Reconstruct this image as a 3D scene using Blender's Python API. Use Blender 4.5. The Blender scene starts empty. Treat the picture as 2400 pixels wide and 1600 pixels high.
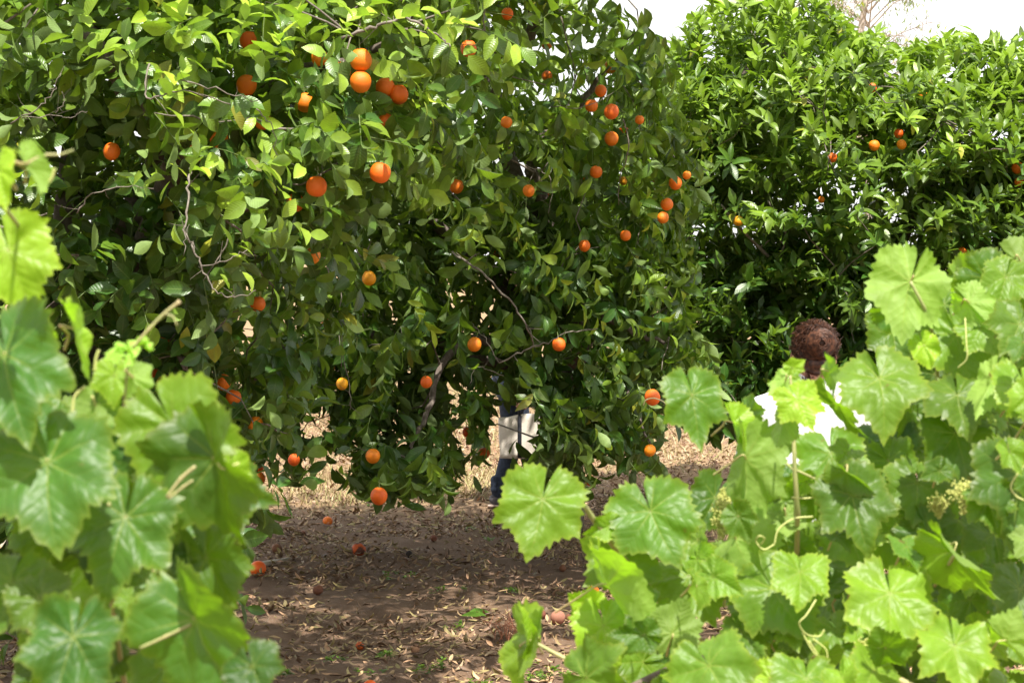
import bpy, math, random
import numpy as np
from mathutils import Vector, Matrix
R = math.radians
random.seed(7)
rng = np.random.default_rng(11)
S = bpy.context.scene
COL = S.collection

# ------------------------------------------------------------------ camera
CAM_H, PITCH, FPX = 1.75, 2.18, 5000.0
cam_d = bpy.data.cameras.new('camera'); cam = bpy.data.objects.new('camera', cam_d); COL.objects.link(cam)
cam.location = (0, 0, CAM_H); cam.rotation_euler = (R(90 - PITCH), 0, 0)
cam_d.lens = 36 * FPX / 2400; cam_d.sensor_width = 36; cam_d.clip_end = 2000; cam_d.clip_start = .05
cam_d.dof.use_dof = True; cam_d.dof.focus_distance = 10.0; cam_d.dof.aperture_fstop = 15.5
S.camera = cam
CC = np.array([0, 0, CAM_H]); FW = np.array([0, math.cos(R(PITCH)), -math.sin(R(PITCH))])
UP = np.array([0, math.sin(R(PITCH)), math.cos(R(PITCH))]); RT = np.array([1., 0, 0])
def P(px, py, d):
    return CC + FW * d + RT * ((px - 1200) / FPX * d) + UP * ((800 - py) / FPX * d)
def G(px, py, z=0.0):
    v = P(px, py, 1) - CC; return CC + v * ((z - CAM_H) / v[2])
def proj(p):
    q = np.asarray(p) - CC; d = q @ FW
    return 1200 + (q @ RT) / d * FPX, 800 - (q @ UP) / d * FPX, d

# ------------------------------------------------------------------ light
SUN_AZ, SUN_EL = (0.10, -0.42), 63.0       # horizontal direction towards the sun
az = np.array(SUN_AZ) / np.linalg.norm(SUN_AZ)
SD = Vector((az[0] * math.cos(R(SUN_EL)), az[1] * math.cos(R(SUN_EL)), math.sin(R(SUN_EL))))
sl = bpy.data.lights.new('sun', 'SUN'); sun = bpy.data.objects.new('sun', sl); COL.objects.link(sun)
sl.energy = 5.0; sl.angle = R(0.6); sl.color = (1.0, .95, .86)
sun.rotation_euler = SD.to_track_quat('Z', 'Y').to_euler(); sun.location = (0, 0, 30)
W = bpy.data.worlds.new('World'); S.world = W; W.use_nodes = True
nt = W.node_tree; nt.nodes.clear()
def nd(t, typ, **k):
    n = t.nodes.new(typ)
    for a, b in k.items(): setattr(n, a, b)
    return n
sky = nd(nt, 'ShaderNodeTexSky', sky_type='NISHITA', sun_disc=False)
sky.sun_elevation = R(SUN_EL); sky.sun_rotation = math.atan2(SD.x, SD.y); sky.dust_density = 2.0
bg = nd(nt, 'ShaderNodeBackground'); bg.inputs[1].default_value = .110
cl = nd(nt, 'ShaderNodeTexNoise'); cl.inputs['Scale'].default_value = 2.2; cl.inputs['Detail'].default_value = 6
tc = nd(nt, 'ShaderNodeTexCoord'); mp = nd(nt, 'ShaderNodeMapping'); mp.inputs['Scale'].default_value = (1, 1, 3)
cr = nd(nt, 'ShaderNodeValToRGB'); cr.color_ramp.elements[0].position = .30; cr.color_ramp.elements[1].position = .55
cr.color_ramp.elements[0].color = (.72, .72, .72, 1)
mx = nd(nt, 'ShaderNodeMix', data_type='RGBA'); mx.inputs['B'].default_value = (6.9, 6.85, 6.8, 1)
out = nd(nt, 'ShaderNodeOutputWorld')
L = nt.links.new
L(tc.outputs['Generated'], mp.inputs[0]); L(mp.outputs[0], cl.inputs['Vector']); L(cl.outputs['Fac'], cr.inputs[0])
L(cr.outputs[0], mx.inputs['Factor']); L(sky.outputs[0], mx.inputs['A']); L(mx.outputs['Result'], bg.inputs[0]); L(bg.outputs[0], out.inputs[0])
S.view_settings.view_transform = 'Standard'; S.view_settings.look = 'None'; S.view_settings.gamma = 1
S.view_settings.exposure = 1.0
cy = S.cycles; cy.max_bounces = 8; cy.diffuse_bounces = 4; cy.glossy_bounces = 2; cy.transmission_bounces = 5; cy.transparent_max_bounces = 4
cy.use_denoising = True; cy.sample_clamp_indirect = 6
cy.caustics_reflective = False; cy.caustics_refractive = False

# ------------------------------------------------------------------ helpers
def tag(o, label=None, cat=None, group=None, kind=None):
    if label: o['label'] = label
    if cat: o['category'] = cat
    if group: o['group'] = group
    if kind: o['kind'] = kind
    return o
def empty(name, loc):
    o = bpy.data.objects.new(name, None); COL.objects.link(o); o.location = loc; o.empty_display_size = .1
    return o
def put(name, me, parent=None, mat=None):
    o = bpy.data.objects.new(name, me); COL.objects.link(o)
    if mat: me.materials.append(mat)
    if parent is not None:
        o.parent = parent; o.matrix_parent_inverse = Matrix.Translation(parent.location).inverted()
    return o
def npmesh(name, verts, loops, sizes, uv=None, attr=None, smooth=True):
    me = bpy.data.meshes.new(name)
    me.vertices.add(len(verts)); me.vertices.foreach_set('co', np.ascontiguousarray(verts, dtype=np.float32).ravel())
    me.loops.add(len(loops)); me.loops.foreach_set('vertex_index', np.ascontiguousarray(loops, dtype=np.int32))
    me.polygons.add(len(sizes)); st = np.zeros(len(sizes), dtype=np.int32); st[1:] = np.cumsum(sizes)[:-1]
    me.polygons.foreach_set('loop_start', st); me.polygons.foreach_set('loop_total', np.asarray(sizes, dtype=np.int32))
    if smooth: me.polygons.foreach_set('use_smooth', np.ones(len(sizes), dtype=bool))
    if uv is not None:
        l = me.uv_layers.new(name='UVMap'); l.data.foreach_set('uv', np.ascontiguousarray(uv[loops], dtype=np.float32).ravel())
    if attr is not None:
        a = me.attributes.new('tint', 'FLOAT_COLOR', 'POINT'); c = np.ones((len(verts), 4), dtype=np.float32); c[:, :3] = attr
        a.data.foreach_set('color', c.ravel())
    me.update(calc_edges=True); me.validate()
    return me
class MB:
    """collects tubes, capsules and shells into one mesh"""
    def __init__(s): s.v = []; s.f = []
    def ring(s, c, u, w, r, n, ph=0):
        b = len(s.v)
        for i in range(n):
            a = 2 * math.pi * i / n + ph; s.v.append(tuple(c + (u * math.cos(a) + w * math.sin(a)) * r))
        return b
    def tube(s, pts, rad, n=6, caps=True):
        pts = [Vector(p) for p in pts]
        if not hasattr(rad, '__len__'): rad = [rad] * len(pts)
        t = (pts[1] - pts[0]).normalized(); u = t.orthogonal().normalized(); prev = None; first = None
        for i, p in enumerate(pts):
            t = (pts[min(i + 1, len(pts) - 1)] - pts[max(i - 1, 0)]).normalized()
            u = (u - t * u.dot(t)); u = u.normalized() if u.length > 1e-6 else t.orthogonal().normalized()
            b = s.ring(p, u, t.cross(u), rad[i], n)
            if prev is not None:
                for k in range(n): s.f.append((prev + k, prev + (k + 1) % n, b + (k + 1) % n, b + k))
            else: first = b
            prev = b
        if caps:
            s.f.append(tuple(first + k for k in reversed(range(n)))); s.f.append(tuple(prev + k for k in range(n)))
    def capsule(s, a, b, ra, rb, n=14, flat=1.0, fdir=None):
        a = Vector(a); b = Vector(b); t = (b - a); ln = t.length; t.normalize()
        st = []
        for k in range(5):
            q = R(90 * k / 5); st.append((-ra * math.cos(q), ra * math.sin(q)))
        st.append((0, ra)); st.append((ln, rb))
        for k in range(1, 5):
            q = R(90 * k / 5); st.append((ln + rb * math.sin(q), rb * math.cos(q)))
        st.append((ln + rb, .0005)); st[0] = (-ra, .0005)
        u = t.orthogonal().normalized()
        if fdir is not None:
            u = Vector(fdir); u = (u - t * u.dot(t)).normalized()
        w = t.cross(u); prev = None
        for (x, r) in st:
            c = a + t * x; base = len(s.v)
            for i in range(n):
                q = 2 * math.pi * i / n; s.v.append(tuple(c + u * (math.cos(q) * r * flat) + w * (math.sin(q) * r)))
            if prev is not None:
                for k in range(n): s.f.append((prev + k, prev + (k + 1) % n, base + (k + 1) % n, base + k))
            else: s.f.append(tuple(base + k for k in reversed(range(n))))
            prev = base
        s.f.append(tuple(prev + k for k in range(n)))
    def ell(s, c, r, rot=None, n=20, m=12):
        c = Vector(c); b0 = len(s.v); M = rot or Matrix.Identity(3)
        for j in range(1, m):
            q = math.pi * j / m
            for i in range(n):
                a = 2 * math.pi * i / n
                s.v.append(tuple(c + M @ Vector((r[0] * math.sin(q) * math.cos(a), r[1] * math.sin(q) * math.sin(a), r[2] * math.cos(q)))))
        top = len(s.v); s.v.append(tuple(c + M @ Vector((0, 0, r[2])))); s.v.append(tuple(c - M @ Vector((0, 0, r[2]))))
        for j in range(m - 2):
            for i in range(n):
                s.f.append((b0 + j * n + i, b0 + (j + 1) * n + i, b0 + (j + 1) * n + (i + 1) % n, b0 + j * n + (i + 1) % n))
        for i in range(n):
            s.f.append((top, b0 + i, b0 + (i + 1) % n)); e = b0 + (m - 2) * n; s.f.append((top + 1, e + (i + 1) % n, e + i))
    def box(s, c, h, rot=None):
        c = Vector(c); M = rot or Matrix.Identity(3); b = len(s.v)
        for x in (-1, 1):
            for y in (-1, 1):
                for z in (-1, 1): s.v.append(tuple(c + M @ Vector((x * h[0], y * h[1], z * h[2]))))
        for f in ((0, 1, 3, 2), (4, 6, 7, 5), (0, 4, 5, 1), (2, 3, 7, 6), (0, 2, 6, 4), (1, 5, 7, 3)): s.f.append(tuple(b + k for k in f))
    def build(s, name, mat, parent=None, smooth=True):
        me = bpy.data.meshes.new(name); me.from_pydata(s.v, [], s.f)
        me.polygons.foreach_set('use_smooth', [smooth] * len(me.polygons)); me.update()
        return put(name, me, parent, mat)
def spline(pts, n=6):
    """Catmull-Rom through pts"""
    p = [np.array(q, float) for q in pts]; p = [2 * p[0] - p[1]] + p + [2 * p[-1] - p[-2]]; o = []
    for i in range(1, len(p) - 2):
        for k in range(n):
            t = k / n; a, b, c, d = p[i - 1], p[i], p[i + 1], p[i + 2]
            o.append(.5 * (2 * b + (c - a) * t + (2 * a - 5 * b + 4 * c - d) * t * t + (3 * b - a - 3 * c + d) * t ** 3))
    o.append(p[-2]); return o
def lerp(a, b, t): return a + (b - a) * t
def unit(v): return v / (np.linalg.norm(v, axis=-1, keepdims=True) + 1e-9)

# ------------------------------------------------------------------ materials
def mat(name):
    m = bpy.data.materials.new(name); m.use_nodes = True; t = m.node_tree; t.nodes.clear()
    return m, t
def simple(name, col, rough=.6, noise=None, bump=0, scale=20, spec=.4, sss=0):
    m, t = mat(name); b = nd(t, 'ShaderNodeBsdfPrincipled'); o = nd(t, 'ShaderNodeOutputMaterial')
    b.inputs['Roughness'].default_value = rough; b.inputs['Specular IOR Level'].default_value = spec
    b.inputs['Base Color'].default_value = (*col, 1)
    if sss: b.inputs['Subsurface Weight'].default_value = sss; b.inputs['Subsurface Radius'].default_value = (.02, .008, .004)
    if noise or bump:
        n = nd(t, 'ShaderNodeTexNoise'); n.inputs['Scale'].default_value = scale; n.inputs['Detail'].default_value = 6
        c = nd(t, 'ShaderNodeTexCoord'); t.links.new(c.outputs['Object'], n.inputs['Vector'])
        if noise:
            r = nd(t, 'ShaderNodeValToRGB'); r.color_ramp.elements[0].position = .35; r.color_ramp.elements[1].position = .68
            r.color_ramp.elements[0].color = (*col, 1); r.color_ramp.elements[1].color = (*noise, 1)
            t.links.new(n.outputs['Fac'], r.inputs[0]); t.links.new(r.outputs[0], b.inputs['Base Color'])
        if bump:
            u = nd(t, 'ShaderNodeBump'); u.inputs['Strength'].default_value = bump; u.inputs['Distance'].default_value = .01
            t.links.new(n.outputs['Fac'], u.inputs['Height']); t.links.new(u.outputs[0], b.inputs['Normal'])
    t.links.new(b.outputs[0], o.inputs[0]); return m
def math_(t, op, a, b=None, c=None, clamp=False):
    n = nd(t, 'ShaderNodeMath', operation=op, use_clamp=clamp)
    for i, q in enumerate((a, b, c)):
        if q is None: continue
        if isinstance(q, (int, float)): n.inputs[i].default_value = q
        else: t.links.new(q, n.inputs[i])
    return n.outputs[0]
def mixc(t, f, a, b, mode='MIX'):
    n = nd(t, 'ShaderNodeMix', data_type='RGBA', blend_type=mode)
    for k, q in (('Factor', f), ('A', a), ('B', b)):
        if isinstance(q, (int, float)): n.inputs[k].default_value = q
        elif isinstance(q, tuple): n.inputs[k].default_value = (*q, 1)
        else: t.links.new(q, n.inputs[k])
    return n.outputs['Result']
def leafmat(name, dark, light, back, vein, trans, tw, rough, grape=False, backrough=.6):
    m, t = mat(name); lk = t.links.new
    at = nd(t, 'ShaderNodeAttribute', attribute_name='tint'); sp = nd(t, 'ShaderNodeSeparateColor'); lk(at.outputs['Color'], sp.inputs[0])
    young, bri, yel = sp.outputs[0], sp.outputs[1], sp.outputs[2]
    uv = nd(t, 'ShaderNodeUVMap', uv_map='UVMap'); su = nd(t, 'ShaderNodeSeparateXYZ'); lk(uv.outputs[0], su.inputs[0]); U, V = su.outputs[0], su.outputs[1]
    no = nd(t, 'ShaderNodeTexNoise'); no.inputs['Scale'].default_value = 30 if not grape else 22; no.inputs['Detail'].default_value = 4
    co = nd(t, 'ShaderNodeTexCoord'); lk(co.outputs['Object'], no.inputs['Vector'])
    col = mixc(t, young, dark, light)
    col = mixc(t, yel, col, (.42, .40, .045))
    mot = math_(t, 'MULTIPLY_ADD', no.outputs['Fac'], .7, .65)
    sc = math_(t, 'MULTIPLY', mot, bri)
    cb = nd(t, 'ShaderNodeCombineColor'); [lk(sc, cb.inputs[i]) for i in range(3)]
    col = mixc(t, 1.0, col, cb.outputs[0], 'MULTIPLY')
    if grape:
        n5 = nd(t, 'ShaderNodeTexNoise'); n5.inputs['Scale'].default_value = 48; n5.inputs['Detail'].default_value = 2; lk(co.outputs['Object'], n5.inputs['Vector'])
        col = mixc(t, math_(t, 'MULTIPLY_ADD', n5.outputs['Fac'], 14, -10.2, clamp=True), col, (.16, .10, .03))
        w = math_(t, 'MULTIPLY_ADD', U, -.014, .0185)
        mv = math_(t, 'SUBTRACT', 1.0, math_(t, 'DIVIDE', V, w), clamp=True)
        fr = math_(t, 'FRACT', math_(t, 'DIVIDE', math_(t, 'MULTIPLY_ADD', V, -.75, U), .155))
        ds = math_(t, 'ABSOLUTE', math_(t, 'SUBTRACT', fr, .5))       # .0 at the secondary vein
        sv = math_(t, 'SUBTRACT', 1.0, math_(t, 'MULTIPLY', ds, 13), clamp=True)
        hv = math_(t, 'MAXIMUM', mv, math_(t, 'MULTIPLY', sv, .22))
        quilt = math_(t, 'ADD', math_(t, 'MULTIPLY', math_(t, 'MINIMUM', ds, .3), .42), math_(t, 'MULTIPLY', math_(t, 'MINIMUM', V, .12), 2.4))
        n2 = nd(t, 'ShaderNodeTexNoise'); n2.inputs['Scale'].default_value = 19; n2.inputs['Detail'].default_value = 2.6; lk(co.outputs['Object'], n2.inputs['Vector'])
        h = math_(t, 'ADD', quilt, math_(t, 'MULTIPLY', n2.outputs['Fac'], 5.2))
        bd, bs = .0045, .62
    else:
        mv = math_(t, 'SUBTRACT', 1.0, math_(t, 'MULTIPLY', V, 11), clamp=True)
        fr = math_(t, 'FRACT', math_(t, 'MULTIPLY', math_(t, 'MULTIPLY_ADD', V, -.14, U), 11))
        ds = math_(t, 'ABSOLUTE', math_(t, 'SUBTRACT', fr, .5))
        hv = math_(t, 'MULTIPLY', mv, .8)
        h = math_(t, 'ADD', ds, math_(t, 'MULTIPLY', no.outputs['Fac'], .8)); bd, bs = .002, .5
    col = mixc(t, math_(t, 'MULTIPLY', hv, .6), col, vein)
    ge = nd(t, 'ShaderNodeNewGeometry')
    bk = mixc(t, young, back, tuple(min(1, c * 1.25) for c in back)); bk = mixc(t, math_(t, 'MULTIPLY', hv, .55), bk, vein)
    bk = mixc(t, 1.0, bk, cb.outputs[0], 'MULTIPLY')
    fc = mixc(t, ge.outputs['Backfacing'], col, bk)
    b = nd(t, 'ShaderNodeBsdfPrincipled'); lk(fc, b.inputs['Base Color'])
    lk(math_(t, 'MULTIPLY_ADD', ge.outputs['Backfacing'], backrough - rough, rough), b.inputs['Roughness'])
    b.inputs['Specular IOR Level'].default_value = .38 if grape else .5
    bu = nd(t, 'ShaderNodeBump'); bu.inputs['Strength'].default_value = bs; bu.inputs['Distance'].default_value = bd
    lk(h, bu.inputs['Height']); lk(bu.outputs[0], b.inputs['Normal'])
    tr = nd(t, 'ShaderNodeBsdfTranslucent')
    tcol = mixc(t, young, trans, tuple(min(1, c * 1.35) for c in trans)); tcol = mixc(t, math_(t, 'MULTIPLY', hv, .35), tcol, tuple(c * .7 for c in vein))
    tcol = mixc(t, 1.0, tcol, cb.outputs[0], 'MULTIPLY')
    lk(tcol, tr.inputs[0]); lk(bu.outputs[0], tr.inputs['Normal'])
    ms = nd(t, 'ShaderNodeMixShader'); ms.inputs[0].default_value = tw; lk(b.outputs[0], ms.inputs[1]); lk(tr.outputs[0], ms.inputs[2])
    o = nd(t, 'ShaderNodeOutputMaterial'); lk(ms.outputs[0], o.inputs[0]); return m
M_CIT = leafmat('citrus_leaf', (.038, .105, .014), (.28, .41, .035), (.12, .18, .05), (.24, .34, .08), (.25, .43, .02), .28, .36)
M_GRA = leafmat('grape_leaf', (.040, .132, .020), (.22, .35, .022), (.17, .26, .05), (.32, .38, .07), (.25, .48, .010), .41, .44, grape=True)
def deadmat():
    m, t = mat('dead_leaf'); lk = t.links.new
    at = nd(t, 'ShaderNodeAttribute', attribute_name='tint'); b = nd(t, 'ShaderNodeBsdfPrincipled'); b.inputs['Roughness'].default_value = .6
    no = nd(t, 'ShaderNodeTexNoise'); no.inputs['Scale'].default_value = 40; co = nd(t, 'ShaderNodeTexCoord'); lk(co.outputs['Object'], no.inputs['Vector'])
    c = mixc(t, no.outputs['Fac'], at.outputs['Color'], (.12, .07, .04)); c = mixc(t, .55, c, at.outputs['Color'])
    lk(c, b.inputs['Base Color']); o = nd(t, 'ShaderNodeOutputMaterial'); lk(b.outputs[0], o.inputs[0]); return m
M_DEAD = deadmat()
M_BARK = simple('citrus_bark', (.10, .075, .06), .85, (.20, .165, .14), .6, 35)
M_TWIG = simple('grey_twig', (.10, .08, .06), .85, (.24, .21, .175), .5, 45)
M_GTWIG = simple('green_twig', (.10, .16, .04), .6, (.17, .22, .07), .2, 60)
M_CANE = simple('vine_cane', (.30, .34, .12), .5, (.42, .34, .17), .2, 25)
M_PETI = simple('vine_petiole', (.42, .42, .15), .5, (.50, .36, .18), .1, 15)
M_VTRUNK = simple('vine_trunk', (.09, .06, .045), .9, (.17, .13, .10), 1, 30)
M_TENDRIL = simple('tendril', (.50, .52, .18), .5)
M_FLOWER = simple('flower_buds', (.38, .42, .10), .6, (.52, .50, .16), 0, 200)
M_CREAM = simple('young_shoot', (.62, .60, .30), .6, (.72, .68, .42), 0, 60)

def orangemat(name, a, b_, dark=None, rough=.5):
    m, t = mat(name); lk = t.links.new; co = nd(t, 'ShaderNodeTexCoord'); oi = nd(t, 'ShaderNodeObjectInfo')
    n = nd(t, 'ShaderNodeTexNoise'); n.inputs['Scale'].default_value = 3.0; lk(co.outputs['Object'], n.inputs['Vector'])
    c = mixc(t, n.outputs['Fac'], a, b_); 
    if dark:
        n3 = nd(t, 'ShaderNodeTexNoise'); n3.inputs['Scale'].default_value = 2.2; n3.noise_dimensions = '4D'; lk(co.outputs['Object'], n3.inputs['Vector']); lk(math_(t, 'MULTIPLY', oi.outputs['Random'], 9), n3.inputs['W'])
        r = nd(t, 'ShaderNodeValToRGB'); r.color_ramp.elements[0].position = .46; r.color_ramp.elements[1].position = .56; lk(n3.outputs['Fac'], r.inputs[0])
        c = mixc(t, r.outputs[0], c, dark)
    h = nd(t, 'ShaderNodeHueSaturation'); lk(c, h.inputs['Color']); lk(math_(t, 'MULTIPLY_ADD', oi.outputs['Random'], .028, .489), h.inputs['Hue'])
    v = nd(t, 'ShaderNodeTexVoronoi'); v.inputs['Scale'].default_value = 55; lk(co.outputs['Object'], v.inputs['Vector'])
    u = nd(t, 'ShaderNodeBump'); u.inputs['Strength'].default_value = .35; u.inputs['Distance'].default_value = .002; lk(v.outputs['Distance'], u.inputs['Height'])
    b = nd(t, 'ShaderNodeBsdfPrincipled'); lk(h.outputs[0], b.inputs['Base Color']); lk(u.outputs[0], b.inputs['Normal']); b.inputs['Roughness'].default_value = rough
    b.inputs['Subsurface Weight'].default_value = .12; b.inputs['Subsurface Radius'].default_value = (.01, .004, .001)
    o = nd(t, 'ShaderNodeOutputMaterial'); lk(b.outputs[0], o.inputs[0]); return m
M_OR = orangemat('orange_peel', (.86, .20, .008), (.80, .14, .006))
M_ORY = orangemat('yellow_orange_peel', (.86, .34, .010), (.82, .25, .008))
M_ORB = orangemat('bruised_peel', (.70, .15, .01), (.45, .09, .012), (.10, .035, .015), .6)
M_ROT = orangemat('rotten_peel', (.22, .075, .035), (.11, .035, .022), None, .75)
M_ROTP = orangemat('dried_peel', (.42, .20, .12), (.30, .14, .09), None, .8)
M_BLK = orangemat('blackened_peel', (.022, .016, .013), (.04, .025, .02), None, .85)

# ------------------------------------------------------------------ ground
def groundmat():
    m, t = mat('soil'); lk = t.links.new; co = nd(t, 'ShaderNodeTexCoord'); g = nd(t, 'ShaderNodeSeparateXYZ'); lk(co.outputs['Object'], g.inputs[0])
    def noise(s, d=6, r=.6):
        n = nd(t, 'ShaderNodeTexNoise'); n.inputs['Scale'].default_value = s; n.inputs['Detail'].default_value = d; n.inputs['Roughness'].default_value = r
        lk(co.outputs['Object'], n.inputs['Vector']); return n.outputs['Fac']
    big = noise(.9); mid = noise(7); fine = noise(90, 8, .7); vf = noise(400, 3)
    c = mixc(t, math_(t, 'MULTIPLY_ADD', mid, 2.2, -.6, clamp=True), (.135, .080, .048), (.225, .142, .088))
    c = mixc(t, math_(t, 'MULTIPLY_ADD', fine, 4, -1.9, clamp=True), c, (.20, .15, .115))
    v = nd(t, 'ShaderNodeTexVoronoi'); v.inputs['Scale'].default_value = 60; lk(co.outputs['Object'], v.inputs['Vector'])
    peb = math_(t, 'MULTIPLY', math_(t, 'LESS_THAN', v.outputs['Distance'], .16), math_(t, 'GREATER_THAN', vf, .53))
    c = mixc(t, peb, c, (.40, .35, .30))
    straw = mixc(t, math_(t, 'MULTIPLY_ADD', mid, 2.4, -.7, clamp=True), (.34, .22, .14), (.38, .31, .15))
    straw = mixc(t, math_(t, 'MULTIPLY_ADD', fine, 3, -1.2, clamp=True), (.25, .16, .09), straw)
    f = math_(t, 'MULTIPLY_ADD', math_(t, 'ADD', g.outputs[1], math_(t, 'MULTIPLY', big, 3.0)), .65, -10.3, clamp=True)
    c = mixc(t, f, c, straw)
    b = nd(t, 'ShaderNodeBsdfPrincipled'); lk(c, b.inputs['Base Color']); b.inputs['Roughness'].default_value = .92; b.inputs['Specular IOR Level'].default_value = .2
    u = nd(t, 'ShaderNodeBump'); u.inputs['Strength'].default_value = .9; u.inputs['Distance'].default_value = .02
    lk(math_(t, 'ADD', math_(t, 'MULTIPLY', fine, .7), math_(t, 'MULTIPLY', vf, .25)), u.inputs['Height']); lk(u.outputs[0], b.inputs['Normal'])
    o = nd(t, 'ShaderNodeOutputMaterial'); lk(b.outputs[0], o.inputs[0]); return m
def gz(x, y):
    """gentle unevenness of the soil"""
    f = np.exp(-((np.abs(y) / 60.) ** 2))
    return (.018 * np.sin(x * 2.1 + y * 1.3) + .014 * np.sin(x * 4.7 - y * 3.1 + 1) + .010 * np.sin(x * 8.9 + y * 7.7) + .006 * np.sin(x * 17 - y * 13)) * f
xs = np.concatenate([-np.geomspace(400, 5.2, 25), np.linspace(-5, 5, 180), np.geomspace(5.2, 400, 25)])
ys = np.concatenate([np.linspace(-60, -1, 20), np.linspace(0, 20, 280), np.geomspace(20.3, 900, 45)])
X, Y = np.meshgrid(xs, ys); Z = gz(X, Y); nx, ny = len(xs), len(ys)
V = np.stack([X, Y, Z], -1).reshape(-1, 3); I = (np.arange(ny - 1)[:, None] * nx + np.arange(nx - 1)[None]).ravel()
F = np.stack([I, I + 1, I + nx + 1, I + nx], -1)
tag(put('ground', npmesh('ground', V, F.ravel(), np.full(len(F), 4)), None, groundmat()), 'bare brown orchard soil turning to pale dry straw behind the trees', 'ground', kind='structure')

# ------------------------------------------------------------------ pointed leaves (citrus, fallen)
ST = np.array([0, .14, .34, .56, .78, 1.0]); WD = np.array([0, .50, .93, 1.0, .62, 0])
def leaf_tpl():
    v = [(0, 0)]; 
    for k in range(1, 5): v += [(ST[k], -1), (ST[k], 0), (ST[k], 1)]
    v.append((1, 0)); f = [(0, 1, 2), (0, 2, 3)]
    f = [(0, 2, 1), (0, 3, 2)]
    for k in range(3):
        a = 1 + 3 * k; b = a + 3
        f += [(a, a + 1, b + 1, b), (a + 1, a + 2, b + 2, b + 1)]
    a = 10; f += [(a, a + 1, 13), (a + 1, a + 2, 13)]
    return np.array(v), f
TV, TF = leaf_tpl()
TL = np.concatenate([np.array(f) for f in TF]); TS = np.array([len(f) for f in TF])
def leaves(name, pos, T, N, ln, wd, bend, fold, tint, curl=None):
    """N leaves at once. pos/T/N (n,3); bend and fold in radians, tint (n,3)"""
    n = len(pos); T = unit(T); N = N - (N * T).sum(-1, keepdims=True) * T; N = unit(N); B = np.cross(T, N)
    t = TV[:, 0][None]; s = TV[:, 1][None]; w = np.interp(TV[:, 0], ST, WD)[None]
    th = bend[:, None] * t; k = np.where(np.abs(bend) < 1e-3, 1e-3, bend)[:, None]
    y = np.sin(k * t) / k; z = -(1 - np.cos(k * t)) / k
    half = w * s * (wd / ln / 2)[:, None]
    if curl is not None: half = half * (1 - .5 * curl[:, None]); 
    x = half * np.cos(fold)[:, None]; up = np.abs(half) * np.sin(fold)[:, None]
    rr = rng.uniform(-.03, .03, (n, len(TV))); up = up + rr * (np.abs(s) > 0)
    y2 = y + up * np.sin(th); z2 = z + up * np.cos(th)
    L_ = ln[:, None, None]
    v = pos[:, None] + L_ * (x[..., None] * B[:, None] + y2[..., None] * T[:, None] + z2[..., None] * N[:, None])
    nv = len(TV); lo = (TL[None] + (np.arange(n) * nv)[:, None]).ravel()
    uv = np.tile(np.stack([TV[:, 0], np.abs(TV[:, 1])], -1), (n, 1))
    return npmesh(name, v.reshape(-1, 3), lo, np.tile(TS, n), uv, np.repeat(tint, nv, 0))

def shoots(base, D, ln, nl, droop, leaflen, spread=(75, 28), hang=0.0):
    """leaves whorled along shoots; base, D (m,3). returns leaf arrays and the stem paths"""
    m = len(base); D = unit(D); a = unit(np.cross(D, rng.normal(size=(m, 3)))); b = np.cross(D, a)
    G_ = np.array([0, 0, -1.]); tt = (np.arange(nl) + .6) / nl
    out = []
    ph0 = rng.uniform(0, 6.28, m)
    for j, t in enumerate(tt):
        p = base + D * (ln * t)[:, None] + G_ * (droop * ln * t * t)[:, None]
        Dj = unit(D + G_ * (2 * droop * t))
        ph = ph0 + j * 2.4 + rng.uniform(-.4, .4, m)
        Rr = a * np.cos(ph)[:, None] + b * np.sin(ph)[:, None]; Rr = unit(Rr - (Rr * Dj).sum(-1, keepdims=True) * Dj)
        an = np.radians(lerp(spread[0], spread[1], t) + rng.normal(0, 10, m))[:, None]
        T = Dj * np.cos(an) + Rr * np.sin(an) + G_ * (hang + rng.normal(0, .12, (m, 1)))
        Nn = Dj * np.sin(an) - Rr * np.cos(an) + np.array([0, 0, .85]) + rng.normal(0, .26, (m, 3))
        l = leaflen * rng.uniform(.72, 1.18, m) * (1.0 - .25 * max(0, t - .6))
        out.append((p, T, Nn, l, np.full(m, t)))
    p, T, Nn, l, t = [np.concatenate([o[i] for o in out]) for i in range(5)]
    return p, T, Nn, l, t, np.tile(np.arange(m), nl)

# visible gaps (photo pixel ellipses) through which sky and far ground show: px, py, rx, ry, share removed
HOLES = [(1225, 402, 48, 26, 1), (1170, 380, 22, 18, .9), (1078, 150, 24, 20, .85), (1100, 180, 14, 18, .8), (1270, 215, 18, 12, .7), (1325, 170, 16, 22, .7), (1130, 285, 30, 26, .55), (1380, 130, 20, 16, .6),
         (740, 1000, 42, 42, .92), (770, 1088, 70, 34, .95), (700, 1150, 100, 16, .8), (1062, 930, 26, 60, .7), (1085, 1030, 30, 50, .85), (1120, 1130, 50, 45, .95), (1030, 1060, 20, 60, .5), (930, 930, 18, 50, .6),
         (1600, 1065, 60, 55, 1), (1490, 1140, 50, 40, .9), (1204, 1018, 66, 74, .97), (1170, 925, 22, 40, .8), (1166, 1140, 40, 70, 1), (1180, 1195, 60, 40, 1), (1240, 1120, 50, 30, .8), (570, 745, 16, 34, .7), (580, 800, 14, 20, .7), (915, 745, 22, 36, .7), (650, 1090, 30, 40, .8),
         (860, 565, 14, 26, .6), (1430, 1120, 30, 50, .5), (1360, 1000, 20, 14, .6), (1380, 1000, 26, 18, .8)]
HOLES_C = [(2222, 178, 18, 22, .9), (2240, 150, 14, 20, .7), (2196, 205, 14, 12, .9), (2345, 312, 26, 16, .9), (2096, 150, 12, 34, .95), (2105, 175, 20, 20, .9), (2300, 160, 12, 40, .7), (2040, 195, 22, 8, .5)]
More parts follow.
